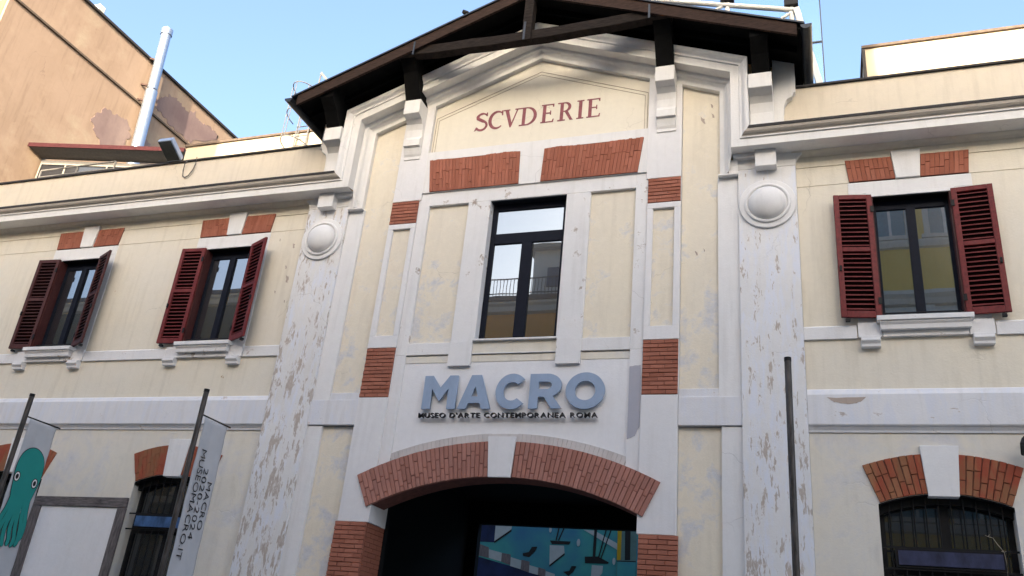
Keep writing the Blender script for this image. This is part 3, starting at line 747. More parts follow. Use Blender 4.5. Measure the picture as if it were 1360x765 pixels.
pts_b = [(-2.55+5.1*i/n, 11.90-.07*math.sin(math.pi*i/n)+.008*math.sin(i*2.1)) for i in range(n+1)]; pts_t = [(x, z+.20+.006*math.sin(x*5)) for x, z in pts_b]
m.prism(pts_b+pts_t[::-1], -.86, -.68); m.build('collar_beam', 'beam_wood', B, bevel=.01)
m = MB(); m.box(-.085, .085, -.90, -.72, 11.80, 12.83); m.build('king_post', 'beam_wood', B, bevel=.008)
m = MB(); m.box(-.06, -.02, -.912, -.901, 11.80, 12.2); m.build('iron_strap', 'dark_metal', B)
# --- main arch ---------------------------------------------------------------
a1 = math.asin(2.40/AR1); ak = math.asin(.205/5.1)
mo = MB().prism(arc(0, ACZ, AR0+.004, -a1*.99, a1*.99, 48)+arc(0, ACZ, AR1-.006, a1*.99, -a1*.99, 48), -.012, .455).build('brick_arch', 'mortar', B)
for sg in (-1, 1): voussoirs(mo, 0, ACZ, AR0, AR1, sg*ak, sg*a1, -.030, 'brick_arch', .0725, gap=.0045)
MB().prism([(-.235, 4.875), (.215, 4.875), (.178, 4.255), (-.178, 4.255)], -.055, -.013).build('keystone', 'white_pier', B, bevel=.006)
lb = MB(); aa = math.asin(1.88/(AR1+.06)); n = 54
for i in range(n):
    t0 = -aa+2*aa*(i+.06)/n; t1 = -aa+2*aa*(i+.94)/n; yj = random.uniform(-.003, .003)
    if abs((t0+t1)/2) < .022*2: continue
    lb.prism(arc(0, ACZ, AR1+.004, t0, t1, 1)+arc(0, ACZ, AR1+.135, t1, t0, 1), .035+yj, .08)
lb.prism(arc(0, ACZ, AR1+.002, -aa, aa, 30)+arc(0, ACZ, AR1+.13, aa, -aa, 30), .042, .085)
lb.build('painted_brick', 'painted_brick', B, kind='stuff')
# impost blocks inside the arch (white above the brick jambs)
m = MB()
for sg in (-1, 1): sbox(m, sg, 2.10, 2.62, .451, .62, 3.53, 5.0)
m.build('impost', 'white_pier', B)
# passage
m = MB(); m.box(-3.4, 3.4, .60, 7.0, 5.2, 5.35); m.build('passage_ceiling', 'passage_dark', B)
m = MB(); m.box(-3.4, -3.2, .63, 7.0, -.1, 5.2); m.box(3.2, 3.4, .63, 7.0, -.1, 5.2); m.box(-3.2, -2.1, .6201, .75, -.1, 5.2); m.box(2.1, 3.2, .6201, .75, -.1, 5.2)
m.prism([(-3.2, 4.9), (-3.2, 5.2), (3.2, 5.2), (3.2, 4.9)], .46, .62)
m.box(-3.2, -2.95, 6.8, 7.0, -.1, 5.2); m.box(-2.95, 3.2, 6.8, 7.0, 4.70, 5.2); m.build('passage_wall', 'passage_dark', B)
m = MB(); m.box(-.35, .25, 1.5, 2.3, 4.95, 5.18); m.build('ceiling_lamp', 'coping_dark', B)
# back and flat roofs
m = MB(); m.box(WX0, -4.12, YB, 7.0, 10.0, 10.2); m.box(4.12, WX1, YB, 7.0, 10.0, 10.2); m.build('terrace_roof', 'paving', B)
m = MB(); m.box(WX0, -3.4, 6.8, 7.0, 0, 10.2); m.box(3.4, WX1, 6.8, 7.0, 0, 10.2); m.box(-4.1, 4.1, 7.0, 7.15, 5.2, 11.3); m.box(WX0, WX0+.3, YB, 6.8, 0, 10); m.box(WX1-.3, WX1, YB, 6.8, 0, 10); m.build('rear_wall', 'cream_parapet', B)
# wear with a shape of its own
m = MB(); m.prism(jit([(1.893, 5.99), (2.06, 6.0), (2.068, 5.05), (2.0, 4.92), (1.89, 4.86)], .006), .024, .032); m.build('paint_patch', 'grey_patch', B)
m = MB(); m.prism(jit([(4.66, 5.46), (5.15, 5.46), (5.08, 5.40), (5.0, 5.37), (4.82, 5.375), (4.72, 5.41)], .008), -.004, .01); m.build('bare_patch', 'bare_mortar', B)
m = MB()
for x, z, s_ in ((2.95, 10.35, .1), (3.12, 10.42, .07), (3.1, 10.62, .06), (2.86, 7.85, .05), (2.98, 7.9, .035)):
    m.prism(jit([(x-s_*.4, z+s_), (x+s_*.3, z+s_*.3), (x+s_*.45, z-s_*.7), (x, z-s_*.4)], s_*.12, 3), .084, .0905)
m.build('bare_patch', 'bare_mortar', B)
m = MB()
for x, z, s_ in ((-4.62, 8.55, .06), (-4.68, 8.1, .04), (-4.60, 7.85, .08), (-4.95, 8.7, .03), (-4.8, 7.6, .03), (-4.55, 7.4, .03)):
    m.prism(jit([(x-s_*.4, z+s_), (x+s_*.4, z+s_*.6), (x+s_*.35, z-s_), (x-s_*.2, z-s_*.5)], s_*.15, 3), .074, .0805)
m.build('bare_patch', 'bare_mortar', B, label='ochre scars in the plaster beside the left pilaster')

# --- painted word on the pediment -------------------------------------------
def band(pts, ws):
    L, Rr = [], []
    for i, p in enumerate(pts):
        a = Vector(pts[max(i-1, 0)]); b = Vector(pts[min(i+1, len(pts)-1)]); d = (b-a).normalized(); nrm = Vector((-d.y, d.x)); w = ws[i] if isinstance(ws, (list, tuple)) else ws
        L.append(tuple(Vector(p)+nrm*w/2)); Rr.append(tuple(Vector(p)-nrm*w/2))
    return L+Rr[::-1]
def ell(cx, cy, rx, ry, a0, a1, n=14): return [(cx+rx*math.cos(R(a0+(a1-a0)*i/n)), cy+ry*math.sin(R(a0+(a1-a0)*i/n))) for i in range(n+1)]
def wv(n, a, b): return [a+(b-a)*math.sin(math.pi*i/n) for i in range(n+1)]
H = .40; tk = .062; tn = .026; sf = .024
def serif(x, z, w): return [(x-w/2, z), (x+w/2, z), (x+w/2, z+sf), (x-w/2, z+sf)]
GL = {
 'S': (.27, [band(ell(.14, .295, .095, .09, 25, 185, 10)+ell(.135, .115, .105, .10, 110, -150, 14)[2:], [.03]*4+[.045]*4+[.06]*4+[.045]*12), [(.0, .0), (.04, .02), (.055, .085), (.035, .09)], [(.215, .40), (.24, .40), (.245, .32), (.222, .315)]]),
 'C': (.28, [band(ell(.16, .20, .14, .185, 48, 312, 20), wv(20, .022, .065)), [(.235, .40), (.265, .40), (.27, .29), (.245, .29)]]),
 'V': (.31, [[(.02, .40), (.09, .40), (.185, .05), (.155, .0), (.14, .0)], [(.26, .40), (.285, .40), (.165, .0), (.14, .0)], serif(.055, .376, .13), serif(.27, .376, .10)]),
 'D': (.33, [[(.05, 0), (.05+tk, 0), (.05+tk, H), (.05, H)], band([(.09, .388)]+ell(.13, .20, .17, .188, 85, -85, 16)+[(.09, .012)], [tn]+[tn+(tk-tn)*math.sin(math.pi*i/16) for i in range(17)]+[tn]), serif(.06, 0, .12), serif(.06, H-sf, .12)]),
 'E': (.28, [[(.05, 0), (.05+tk, 0), (.05+tk, H), (.05, H)], [(.02, 0), (.26, 0), (.27, .07), (.25, .07), (.235, sf), (.02, sf)], [(.02, H), (.26, H), (.26, H-.065), (.24, H-.065), (.23, H-sf), (.02, H-sf)], [(.1, .195), (.19, .195), (.19, .165), (.21, .165), (.21, .255), (.19, .255), (.19, .22), (.1, .22)]]),
 'R': (.31, [[(.05, 0), (.05+tk, 0), (.05+tk, H), (.05, H)], band([(.09, .388)]+ell(.13, .295, .095, .093, 85, -85, 12)+[(.09, .202)], [tn]+[tn+.03*math.sin(math.pi*i/12) for i in range(13)]+[tn]), [(.13, .2), (.19, .21), (.29, .01), (.30, 0), (.24, 0)], serif(.08, 0, .14), serif(.06, H-sf, .12)]),
 'I': (.13, [[(.035, 0), (.035+tk, 0), (.035+tk, H), (.035, H)], serif(.066, 0, .13), serif(.066, H-sf, .13)]),
}
ins = MB().box(-1.26, 1.22, .0843, .0849, 10.655, 10.66).build('inscription', 'cream_pediment', B)
for ch, x, z in (('S', -1.225, 10.68), ('C', -.945, 10.685), ('V', -.665, 10.685), ('D', -.345, 10.685), ('E', .045, 10.69), ('R', .375, 10.69), ('I', .735, 10.69), ('E', .90, 10.69)):
    w, polys = GL[ch]; m = MB()
    for i, p in enumerate(polys):
        m.prism([(x+a, z+b) for a, b in p], .0800-.0004*i, .084)
    m.build('letter', 'maroon_paint', ins, label='painted letter '+ch)

# ------------------------------------------------------------------ museum sign: MACRO and the line below
SG = thing('museum_sign', 'raised blue-grey capital letters MACRO with a line of small black letters, over the archway', 'sign', (0, 0, 5.2))
def ring(rx, ry, a0, a1, n, cx=.5, cy=.5): return [(cx+rx*math.cos(R(a0+(a1-a0)*i/n)), cy+ry*math.sin(R(a0+(a1-a0)*i/n))) for i in range(n+1)]
def gothic(ch):
    if ch == 'M': return [[(0,0),(0,1),(.25,1),(.5,.64),(.75,1),(1,1),(1,0),(.74,0),(.74,.6),(.505,.235),(.495,.235),(.26,.6),(.26,0)]]
    if ch == 'A': return [[(0,0),(.355,1),(.655,1),(1,0),(.73,0),(.665,.17),(.325,.17),(.262,0)], [(.40,.36),(.595,.36),(.497,.66)]]
    if ch == 'C': return [ring(.52, .52, 42, 318, 30, .53, .5)+[(p[0], p[1]) for p in ring(.27, .27, 312, 48, 24, .53, .5)]]
    if ch == 'R': return [[(0,0),(0,1),(.52,1)]+[(.52+.43*math.sin(t), .665+.335*math.cos(t)) for t in [math.pi*i/14*.86 for i in range(1, 15)]]+[(.985,0),(.68,0),(.44,.33),(.27,.33),(.27,0)], [(.27,.77),(.50,.77)]+[(.50+.165*math.sin(t), .665+.105*math.cos(t)) for t in [math.pi*i/10 for i in range(1, 10)]]+[(.50,.56),(.27,.56)]]
    if ch == 'O': return [ring(.5, .52, 0, 354, 44), ring(.262, .275, 0, 352, 36)]
for ch, xa, xb in (('M', -1.452, -.868), ('A', -.835, -.275), ('C', -.215, .30), ('R', .345, .885), ('O', .925, 1.535)):
    h = .555; w = xb-xa
    me = shape_mesh([[(p[0]*w, p[1]*h) for p in lp] for lp in gothic(ch)], .032); me.materials.append(MATS['letter_blue'])
    o = bpy.data.objects.new('letter', me); link(o, SG); o.rotation_euler = (math.pi/2, 0, 0); o.location = Vector((xa, .004, 5.325))-ORG[SG.name]; o['label'] = 'large raised letter '+ch
def text_line(parent, txt, place, length, cap, depth, mat, gap=.28, off=.0, sp=.62, name='letter'):
    # lay a line of single letters; place(u, v) -> matrix with u along the line
    ms = []; x = 0; cache = {}
    for ch in txt:
        if ch == ' ': x += sp; continue
        if ch not in cache: cache[ch] = font_mesh(ch, depth/cap, off)
        me = cache[ch]; xs = [v.co.x for v in me.vertices]; a, b = min(xs), max(xs)
        ms.append((ch, me, x-a)); x += (b-a)+gap
    x -= gap; s = length/x; done = set()
    for ch, me, ox in ms:
        if me.name not in done:
            me.materials.clear(); me.materials.append(MATS[mat]); done.add(me.name)
        o = bpy.data.objects.new(name, me); link(o, parent); o.matrix_local = Matrix.Translation(-org(parent)) @ place(ox*s) @ Matrix.Diagonal((s, cap, cap, 1))
text_line(SG, "MUSEO D'ARTE CONTEMPORANEA ROMA", lambda u: Matrix.Translation((-1.475+u, -.005, 5.182)) @ Matrix.Rotation(math.pi/2, 4, 'X'), 2.92, .076, .05, 'letter_black', .22, .006, .56)

tg = thing('dry_twig', 'pale dry twig caught in the bars of the right arched window', 'twig', (6.55, .12, 3.5))
MB().tube([(6.42, .12, 3.70), (6.47, .115, 3.685), (6.52, .118, 3.60), (6.575, .112, 3.52), (6.585, .12, 3.40), (6.58, .118, 3.24)], .0028, 5).build('stem', 'dry_stem', tg, smooth=True)
MB().tube([(6.39, .118, 3.715), (6.42, .12, 3.70), (6.44, .11, 3.72)], .0024, 5).build('side_shoot', 'dry_stem', tg, smooth=True)
MB().tube([(6.545, .112, 3.53), (6.575, .112, 3.52), (6.60, .108, 3.53)], .003, 5).build('side_shoot', 'dry_stem', tg, smooth=True)

# ------------------------------------------------------------------ flagpoles and banners
def pole(x, y, h, label, arm=True, src=None):
    if src is None:
        t = thing('flagpole', label, 'flagpole', (x, y, 0), 'weathered metal poles along the pavement')
        MB().tube([(x, y, .02), (x, y, h)], .042, 14).build('shaft', 'pole_metal', t, smooth=True)
        MB().tube([(x, y, h), (x, y, h+.05)], .045, 14).build('pole_cap', 'black_metal', t, smooth=True)
        MB().lathe((0, 0), [(0.001, 0)], 3) if False else None
        MB().box(x-.11, x+.11, y-.11, y+.11, 0, .02).build('base_plate', 'black_metal', t)
        return t
    t = src.copy(); COL.objects.link(t); t.location = (x, y, 0); t['label'] = label; ORG[t.name] = Vector((x, y, 0))
    for ch in src.children:
        c = ch.copy(); COL.objects.link(c); c.parent = t; ORG[c.name] = ORG[t.name]
        if ch.name.startswith(('shaft',)): c.scale = (1, 1, h/5.21)
        if ch.name.startswith('pole_cap'): c.location = (0, 0, h-5.21)
    return t
PX1, PX2 = -8.345, -4.685
p1 = pole(PX1, -1.2, 5.21, 'tall dark pole at the far left carrying the octopus banner')
p2 = pole(PX2, -1.2, 5.25, 'tall dark pole carrying the grey banner lettered MACRO', src=p1)
p3 = pole(4.194, -1.2, 5.56, 'bare dark pole without a banner in front of the right pilaster', src=p1)
for p, x, zz_ in ((p1, PX1, 4.86), (p2, PX2, 4.885)):
    MB().tube([(x, -1.2, zz_+.01), (x, -.42, zz_+.005)], .012, 8).build('arm', 'black_metal', p)
    MB().tube([(x, -1.2, 1.88), (x, -.42, 1.88)], .012, 8).build('arm', 'black_metal', p)
def banner(x, ztop, label):
    t = thing('banner', label, 'banner', (x, -.78, 1.9), 'banners on the street poles')
    m = MB(); ny, nz = 14, 44; vs = []; fs = []
    for i in range(nz+1):
        for j in range(ny+1):
            y = -1.085+.60*j/ny; z = ztop-(ztop-1.9)*i/nz
            vs.append((x+.007*math.sin(j/ny*11+i*.05)+.004*math.sin(i*.25+j*.3)+.0035*math.sin(i*.9-j*.7), y, z-.012*math.sin(math.pi*j/ny)*(1 if i == 0 else 0)))
    for i in range(nz):
        for j in range(ny):
            a = i*(ny+1)+j; fs.append((a, a+1, a+ny+2, a+ny+1))
    o = m.add(vs, fs).build('cloth', 'banner_grey', t, smooth=True, fix=False)
    so_ = o.modifiers.new('thickness', 'SOLIDIFY'); so_.thickness = .003; so_.offset = -1
    return t
b2 = banner(PX2, 4.88, 'pale grey banner lettered MACRO 2020-2024 MUSEOMACRO.IT hanging from a pole')
def on_banner(x, ybase, ztop):
    # columns: text x -> -Z, text y -> +Y, normal -> +X
    R_ = Matrix(((0, 0, 1, x), (0, 1, 0, ybase), (-1, 0, 0, ztop), (0, 0, 0, 1)))
    return lambda u: R_ @ Matrix.Translation((u, 0, 0))
text_line(b2, 'MUSEOMACRO.IT', on_banner(PX2+.019, -.985, 4.385), 1.68, .118, .002, 'ink_black', .16, -.008)
text_line(b2, '2020-2024', on_banner(PX2+.019, -.835, 4.12), 1.09, .112, .002, 'ink_black', .16, -.008)
text_line(b2, 'MACRO', on_banner(PX2+.019, -.68, 3.935), .74, .115, .002, 'ink_black', .16, -.008)
b1 = banner(PX1, 4.86, 'pale grey banner printed with a teal octopus hanging from the far left pole')
def smooth_loop(P, n=5):
    out = []; k = len(P)
    for i in range(k):
        p0, p1_, p2_, p3_ = [Vector(P[(i+j-1) % k]) for j in range(4)]
        for s_ in range(n):
            t = s_/n; out.append(tuple(.5*((2*p1_)+(-p0+p2_)*t+(2*p0-5*p1_+4*p2_-p3_)*t*t+(-p0+3*p1_-3*p2_+p3_)*t**3)))
    return out
def px_prism(mb, poly, x0, x1): return mb.prismx(poly, x0, x1)
body = [(-.97, 3.50), (-1.03, 3.79), (-1.055, 4.0), (-1.03, 4.21), (-.94, 4.345), (-.80, 4.40), (-.66, 4.36), (-.555, 4.25), (-.51, 4.09), (-.505, 3.91), (-.535, 3.74), (-.565, 3.58), (-.60, 3.46), (-.78, 3.42)]
def grow(P, d):
    c = Vector((sum(p[0] for p in P)/len(P), sum(p[1] for p in P)/len(P)))
    return [tuple(Vector(p)+(Vector(p)-c).normalized()*d) for p in P]
oc = px_prism(MB(), smooth_loop(grow(body, .014)), PX1+.013, PX1+.0145).build('octopus_outline', 'ink_black', b1)
px_prism(MB(), smooth_loop(body), PX1+.0150, PX1+.0165).build('octopus_body', 'teal_ink', b1)
tents = [[(-.955, 3.56), (-.985, 3.35), (-1.04, 3.17), (-1.06, 3.0), (-1.05, 2.85)], [(-.90, 3.56), (-.92, 3.3), (-.99, 3.05), (-1.0, 2.85), (-.97, 2.74)], [(-.84, 3.56), (-.86, 3.3), (-.90, 3.05), (-.88, 2.85), (-.84, 2.74)],
         [(-.78, 3.56), (-.79, 3.3), (-.80, 3.05), (-.76, 2.88), (-.77, 2.76)], [(-.72, 3.56), (-.73, 3.3), (-.70, 3.05), (-.66, 2.88), (-.69, 2.75)], [(-.66, 3.58), (-.65, 3.3), (-.60, 3.08), (-.58, 2.9), (-.61, 2.77)], [(-.61, 3.58), (-.585, 3.35), (-.54, 3.15), (-.535, 3.0), (-.55, 2.88)]]
def fine(P, n=6):
    out = []
    for i in range(len(P)-1):
        p0 = Vector(P[max(i-1, 0)]); p1_ = Vector(P[i]); p2_ = Vector(P[i+1]); p3_ = Vector(P[min(i+2, len(P)-1)])
        for s_ in range(n):
            t = s_/n; out.append(tuple(.5*((2*p1_)+(-p0+p2_)*t+(2*p0-5*p1_+4*p2_-p3_)*t*t+(-p0+3*p1_-3*p2_+p3_)*t**3)))
    out.append(tuple(P[-1])); return out
for i, tp in enumerate(tents):
    c = fine(tp); k = len(c)-1
    w = [.062+.012*math.sin(j/k*3.1) if j < k-2 else .05-.02*(j-k+2) for j in range(k+1)]
    e = .0001*i
    px_prism(MB(), band(c, [v+.022 for v in w]), PX1+.0132+e, PX1+.0148+e).build('tentacle_outline', 'ink_black', b1)
    px_prism(MB(), band(c, w), PX1+.0170+e, PX1+.0176+e).build('tentacle', 'teal_ink', b1)
for y, z in ((-.985, 3.875), (-.60, 3.835)):
    for rr, rz, d, mt, nm in ((.062, .088, .0172, 'ink_black', 'eye_outline'), (.047, .072, .0180, 'white_ink', 'eye'), (.030, .045, .0188, 'ink_black', 'pupil')):
        px_prism(MB(), [(y+rr*math.cos(t), z+rz*math.sin(t)) for t in [2*math.pi*i/20 for i in range(20)]], PX1+d, PX1+d+.0008).build(nm, mt, b1)

# ------------------------------------------------------------------ wooden framed board on the lower left wall
bd = thing('wall_board', 'weathered grey timber frame round a white plastered board on the lower left wall', 'board', (-7.88, .06, .9))
y0, y1 = .035, .079
def plank(pts, mat): MB().prism(pts, y0, y1).build('frame_plank', mat, bd, bevel=.008)
plank([(-8.93, 3.58), (-6.82, 3.60), (-6.83, 3.77), (-8.92, 3.745)], 'grey_wood_flat')
plank([(-8.93, .9), (-8.72, .9), (-8.735, 3.578), (-8.93, 3.576)], 'grey_wood'); plank([(-7.01, .9), (-6.82, .9), (-6.82, 3.596), (-7.0, 3.594)], 'grey_wood')
plank([(-8.716, .9), (-7.014, .9), (-7.014, 1.06), (-8.716, 1.06)], 'grey_wood_flat')
MB().box(-8.73, -7.005, .06, .0795, 1.06, 3.585).build('board_panel', 'field_white', bd)

# ------------------------------------------------------------------ roof things
# security light on the left parapet
fl = thing('floodlight', 'square floodlight in a pale blue casing on the left parapet, cable looping down', 'floodlight', (-8.1, -.05, 10.83))
def tilt(pts): return pts
c0 = Vector((-8.17, .0, 11.02)); ax_x = Vector((.80, -.25, -.36)).normalized(); ax_z = Vector((-.50, -.55, .60)); ax_z = (ax_z-ax_x*ax_z.dot(ax_x)).normalized(); ax_y = ax_z.cross(ax_x)
def obox(mb, c, u, v, w, a, b, d):
    vs = [c+u*i*a+v*j*b+w*k_*d for k_ in (-1, 1) for i, j in ((-1,-1),(1,-1),(1,1),(-1,1))]
    return mb.add(vs, [(0,3,2,1),(4,5,6,7),(0,1,5,4),(1,2,6,5),(2,3,7,6),(3,0,4,7)])
# face normal points down and outwards
nrm = Vector((.06, -.46, -.88)).normalized(); ux = Vector((1, .0, -.08)); ux = (ux-nrm*ux.dot(nrm)).normalized(); vz = nrm.cross(ux)
c0 = Vector((-8.08, -.15, 10.94))
obox(MB(), c0-nrm*.062, ux, vz, nrm, .17, .25, .06).build('casing', 'lamp_casing', fl, bevel=.02)
obox(MB(), c0+nrm*.002, ux, vz, nrm, .15, .225, .006).build('glass', 'lamp_glass', fl)
mb = MB()
for i in range(7): obox(mb, c0-nrm*.14+ux*(-.14+.047*i), ux, vz, nrm, .006, .23, .02)
mb.build('cooling_fin', 'lamp_casing', fl)
MB().beam((-8.25, .16, 10.837), (-8.12, .02, 10.98), .09, .03).build('bracket', 'black_metal', fl)
MB().tube([(-7.75, .10, 10.84), (-7.76, .05, 10.72), (-7.78, .075, 10.56), (-7.76, .085, 10.44), (-7.70, .09, 10.40), (-7.62, .09, 10.44), (-7.54, .085, 10.56), (-7.50, .075, 10.70), (-7.51, .07, 10.86)], .012, 8).build('cable', 'grey_cable', fl, smooth=True)
# terrace railing behind the left parapet
tr = thing('terrace_railing', 'small pale metal railing on the terrace below the dark red canopy', 'railing', (-12.6, 1.5, 10.2))
for z in (12.13, 11.93): MB().tube([(-13.8, 1.5, z), (-11.4, 1.5, z)], .022, 8).build('rail', 'rail_white', tr)
for x in (-13.8, -12.6, -11.4): MB().tube([(x, 1.5, 10.2), (x, 1.5, 12.13)], .022, 8).build('post', 'rail_white', tr)
m = MB()
for i in range(60):
    x = -13.7+i*.038; m.box(x-.008, x+.008, 1.49, 1.506, 11.0, 11.93)
m.build('baluster', 'black_metal', tr, kind='stuff')
# set-back terrace rooms
def room(label, x0, x1, y0, y1, z0, z1):
    t = thing('terrace_room', label, 'building', ((x0+x1)/2, (y0+y1)/2, z0))
    MB().box(x0, x1, y0, y1, z0, z1).build('wall', 'terrace_plaster', t)
    MB().box(x0-.04, x1+.04, y0-.05, y1+.04, z1+.001, z1+.06).build('coping', 'coping_brown', t)
    return t
room('low sunlit cream room set back on the roof left of the gable', -10.85, -4.3, 3.0, 6.7, 10.2, 13.46)
rr_ = room('low sunlit cream room set back on the roof right of the gable', 5.78, 12.8, 3.0, 6.7, 10.2, 13.76)
MB().box(5.74, 5.80, 2.965, 3.02, 10.2, 13.75).build('downpipe', 'coping_dark', rr_)
# access ladder with hoops
ld = thing('roof_ladder', 'white caged access ladder on the roof beside the left eave', 'ladder', (-7.3, 2.75, 10.2))
for x in (-7.42, -7.08): MB().tube([(x, 2.9, 10.2), (x, 2.9, 14.55)], .018, 8).build('stile', 'ladder_grey', ld)
for i in range(14): MB().tube([(-7.42, 2.9, 10.5+i*.28), (-7.08, 2.9, 10.5+i*.28)], .014, 6).build('rung', 'ladder_grey', ld)
for z in (12.9, 13.7, 14.5):
    MB().tube([(-7.25-.33*math.cos(t), 2.9-.62*math.sin(t), z) for t in [math.pi*i/12 for i in range(13)]], .014, 6).build('hoop', 'ladder_grey', ld, smooth=True)
for t in (.25, .5, .75):
    x = -7.25-.33*math.cos(math.pi*t); y = 2.9-.62*math.sin(math.pi*t); MB().tube([(x, y, 12.9), (x, y, 14.5)], .012, 6).build('cage_bar', 'ladder_grey', ld)
MB().beam((-7.0, 2.8, 15.12), (-6.72, 2.8, 14.8), .06, .06).build('top_rail', 'ladder_grey', ld); MB().tube([(-7.0, 2.8, 15.12), (-7.06, 2.85, 14.3)], .02, 6).build('top_rail', 'ladder_grey', ld)
# steel guard frame on the roof
gf = thing('roof_guard_frame', 'white tubular steel frame with black clamps standing on the right roof slope', 'frame', (3.3, .5, 11.0))
A = Vector((1.2, .5, 13.80)); Bp = Vector((4.52, .5, 12.80))
MB().tube([A, Bp], .048, 12).build('rail', 'white_steel', gf, smooth=True)
for x, zt in ((2.05, 14.2), (3.34, 14.1), (4.45, 13.9)):
    MB().tube([(x, .52, RZ-x*SL), (x, .52, zt)], .045, 10).build('post', 'white_steel', gf, smooth=True)
    zc = 13.80-(x-1.2)*.3012+.09
    MB().box(x-.12, x+.12, .42, .62, zc-.03, zc+.11).build('clamp', 'black_metal', gf, bevel=.01)
for a, b in (((2.85, .5, 12.95), (3.34, .5, 13.19)), ((4.05, .5, 12.52), (4.50, .5, 12.79)), ((1.6, .5, 13.3), (2.05, .5, 13.55))): MB().tube([a, b], .028, 8).build('brace', 'white_steel', gf, smooth=True)
MB().beam((4.53, .5, 12.82), (4.95, .5, 10.5), .10, .12, up=(0, 1, 0)).build('strut', 'white_steel', gf)
# glass screen
gs = thing('glass_screen', 'tall clear glass screen rising behind the right eave', 'glass screen', (4.3, 3.0, 10.2))
for z0, z1 in ((10.2, 14.10), (14.13, 18.6)): MB().box(3.2, 5.0, 3.0, 3.02, z0, z1).build('pane', 'clear_glass', gs)
m = MB(); m.box(5.0, 5.022, 2.99, 3.03, 10.2, 18.6); m.build('edge_trim', 'dark_metal', gs)
m = MB(); m.box(3.2, 5.0, 2.99, 3.03, 14.10, 14.13); m.build('joint', 'dark_metal', gs)
# small camera on the roof edge
cm = thing('roof_camera', 'small black camera on a stalk on the left roof edge', 'camera', (-1.27, -.9, 12.52))
MB().tube([(-1.27, -.9, 12.52), (-1.27, -.9, 12.62), (-1.31, -.92, 12.66)], .012, 6).build('stalk', 'black_metal', cm)
obox(MB(), Vector((-1.23, -.93, 12.635)), Vector((.85, 0, -.5)).normalized(), Vector((0, 1, 0)), Vector((.5, 0, .85)).normalized(), .065, .035, .025).build('camera_body', 'black_metal', cm, bevel=.01)
# wall lamp at the right edge
wl = thing('wall_lamp', 'black swivelling wall lamp at the right edge beside the arched window', 'lamp', (6.97, .08, 4.72))
c_ = Vector((6.98, -.12, 4.76)); n_ = Vector((-.35, -.55, -.75)).normalized(); u_ = Vector((1, -.3, -.2)); u_ = (u_-n_*u_.dot(n_)).normalized(); v_ = n_.cross(u_)
obox(MB(), c_, u_, v_, n_, .10, .10, .07).build('lamp_body', 'black_metal', wl, bevel=.02); obox(MB(), c_+n_*.072, u_, v_, n_, .08, .08, .004).build('glass', 'lamp_glass', wl)
MB().tube([(6.97, .075, 4.80), (6.94, -.03, 4.90), (6.93, -.12, 4.89), (6.92, -.14, 4.80)], .014, 8).build('bracket', 'black_metal', wl)

# ------------------------------------------------------------------ tan building behind on the left
TX = -18.6
T = thing('tan_building', 'tall weathered tan rendered building with a bare side wall, behind on the left', 'building', (-26, 18, 0))
m = MB(); m.prismx([(2.0, 0), (34, 0), (34, 21.9), (2.0, 21.3)], -34, TX); m.build('wall', 'tan_plaster', T)
m = MB(); m.prismx([(1.9, 21.301), (34.1, 21.901), (34.1, 21.99), (1.9, 21.39)], -34.1, TX+.09); m.build('roof_edge', 'coping_dark', T)
m = MB(); m.prismx([(2.0, 19.40), (34, 19.95), (34, 20.02), (2.0, 19.47)], TX, TX+.07); m.build('string_course', 'coping_brown', T)
m = MB(); m.box(-34, TX-.12, 1.985, 2.0, 0, 21.2); m.build('front_render', 'yellow_plaster', T)
m = MB(); m.box(TX-.35, TX-.02, 4.93, 5.2, 21.4, 21.78); m.build('chimney', 'stone_trim', T, bevel=.02)
for P in ([(6.1, 17.66), (6.24, 18.0), (6.5, 18.42), (6.79, 18.41), (7.19, 18.52), (7.58, 18.58), (7.81, 18.13), (7.58, 17.3), (6.96, 17.0), (6.43, 17.28)],
          [(8.44, 20.18), (8.69, 20.55), (8.99, 20.82), (9.42, 20.91), (9.8, 20.85), (10.07, 20.8), (10.46, 21.08), (10.72, 20.89), (11.13, 20.98), (11.64, 21.04), (11.99, 20.99), (11.95, 20.76), (10.61, 19.76), (10.2, 19.72), (9.55, 19.72), (8.93, 19.85), (8.5, 19.95)],
          [(8.14, 17.6), (8.12, 18.26), (8.33, 18.53), (8.86, 18.41), (8.9, 17.8)]):
    m = MB(); m.prismx(jit(P, .07, 6), TX, TX+.012); m.build('exposed_patch', 'exposed_plaster', T)
# rooftop annex with canopy against the tan wall
AX = thing('roof_annex', 'low annex with pale framed windows under a dark red canopy against the tan wall', 'building', (-16, 6, 10))
ca, sa = math.cos(R(14)), math.sin(R(14))
def L(t, d, z): return (TX+.02+t*ca-d*sa, 4.30+t*sa+d*ca, z)
def lbox(mb, t0, t1, d0, d1, z0, z1, dz=0): # dz: drop towards the back
    return mb.add([L(t, d, z-(dz if d == d1 else 0)) for z in (z0, z1) for t, d in ((t0,d0),(t1,d0),(t1,d1),(t0,d1))], [(0,3,2,1),(4,5,6,7),(0,1,5,4),(1,2,6,5),(2,3,7,6),(3,0,4,7)])
lbox(MB(), .15, 6.0, .58, 3.6, 9.0, 15.2).build('wall', 'canopy_under', AX)
lbox(MB(), .0, 5.2, .0, .60, 15.36, 15.42, .1).build('canopy', 'canopy_under', AX); lbox(MB(), .0, 5.2, -.03, .0, 15.33, 15.47).build('canopy_edge', 'canopy_red', AX)
lbox(MB(), .0, 5.2, .0, .62, 15.425, 15.455, .1).build('canopy_sheet', 'canopy_red', AX)
fr = MB(); lbox(fr, .2, 5.4, .52, .57, 15.02, 15.07)
fo = fr.build('window', 'rail_white', AX)
for t in (.2, 1.05, 2.45, 3.85, 5.2): lbox(MB(), t, t+.05, .52, .57, 12.2, 15.02).build('mullion', 'rail_white', fo)
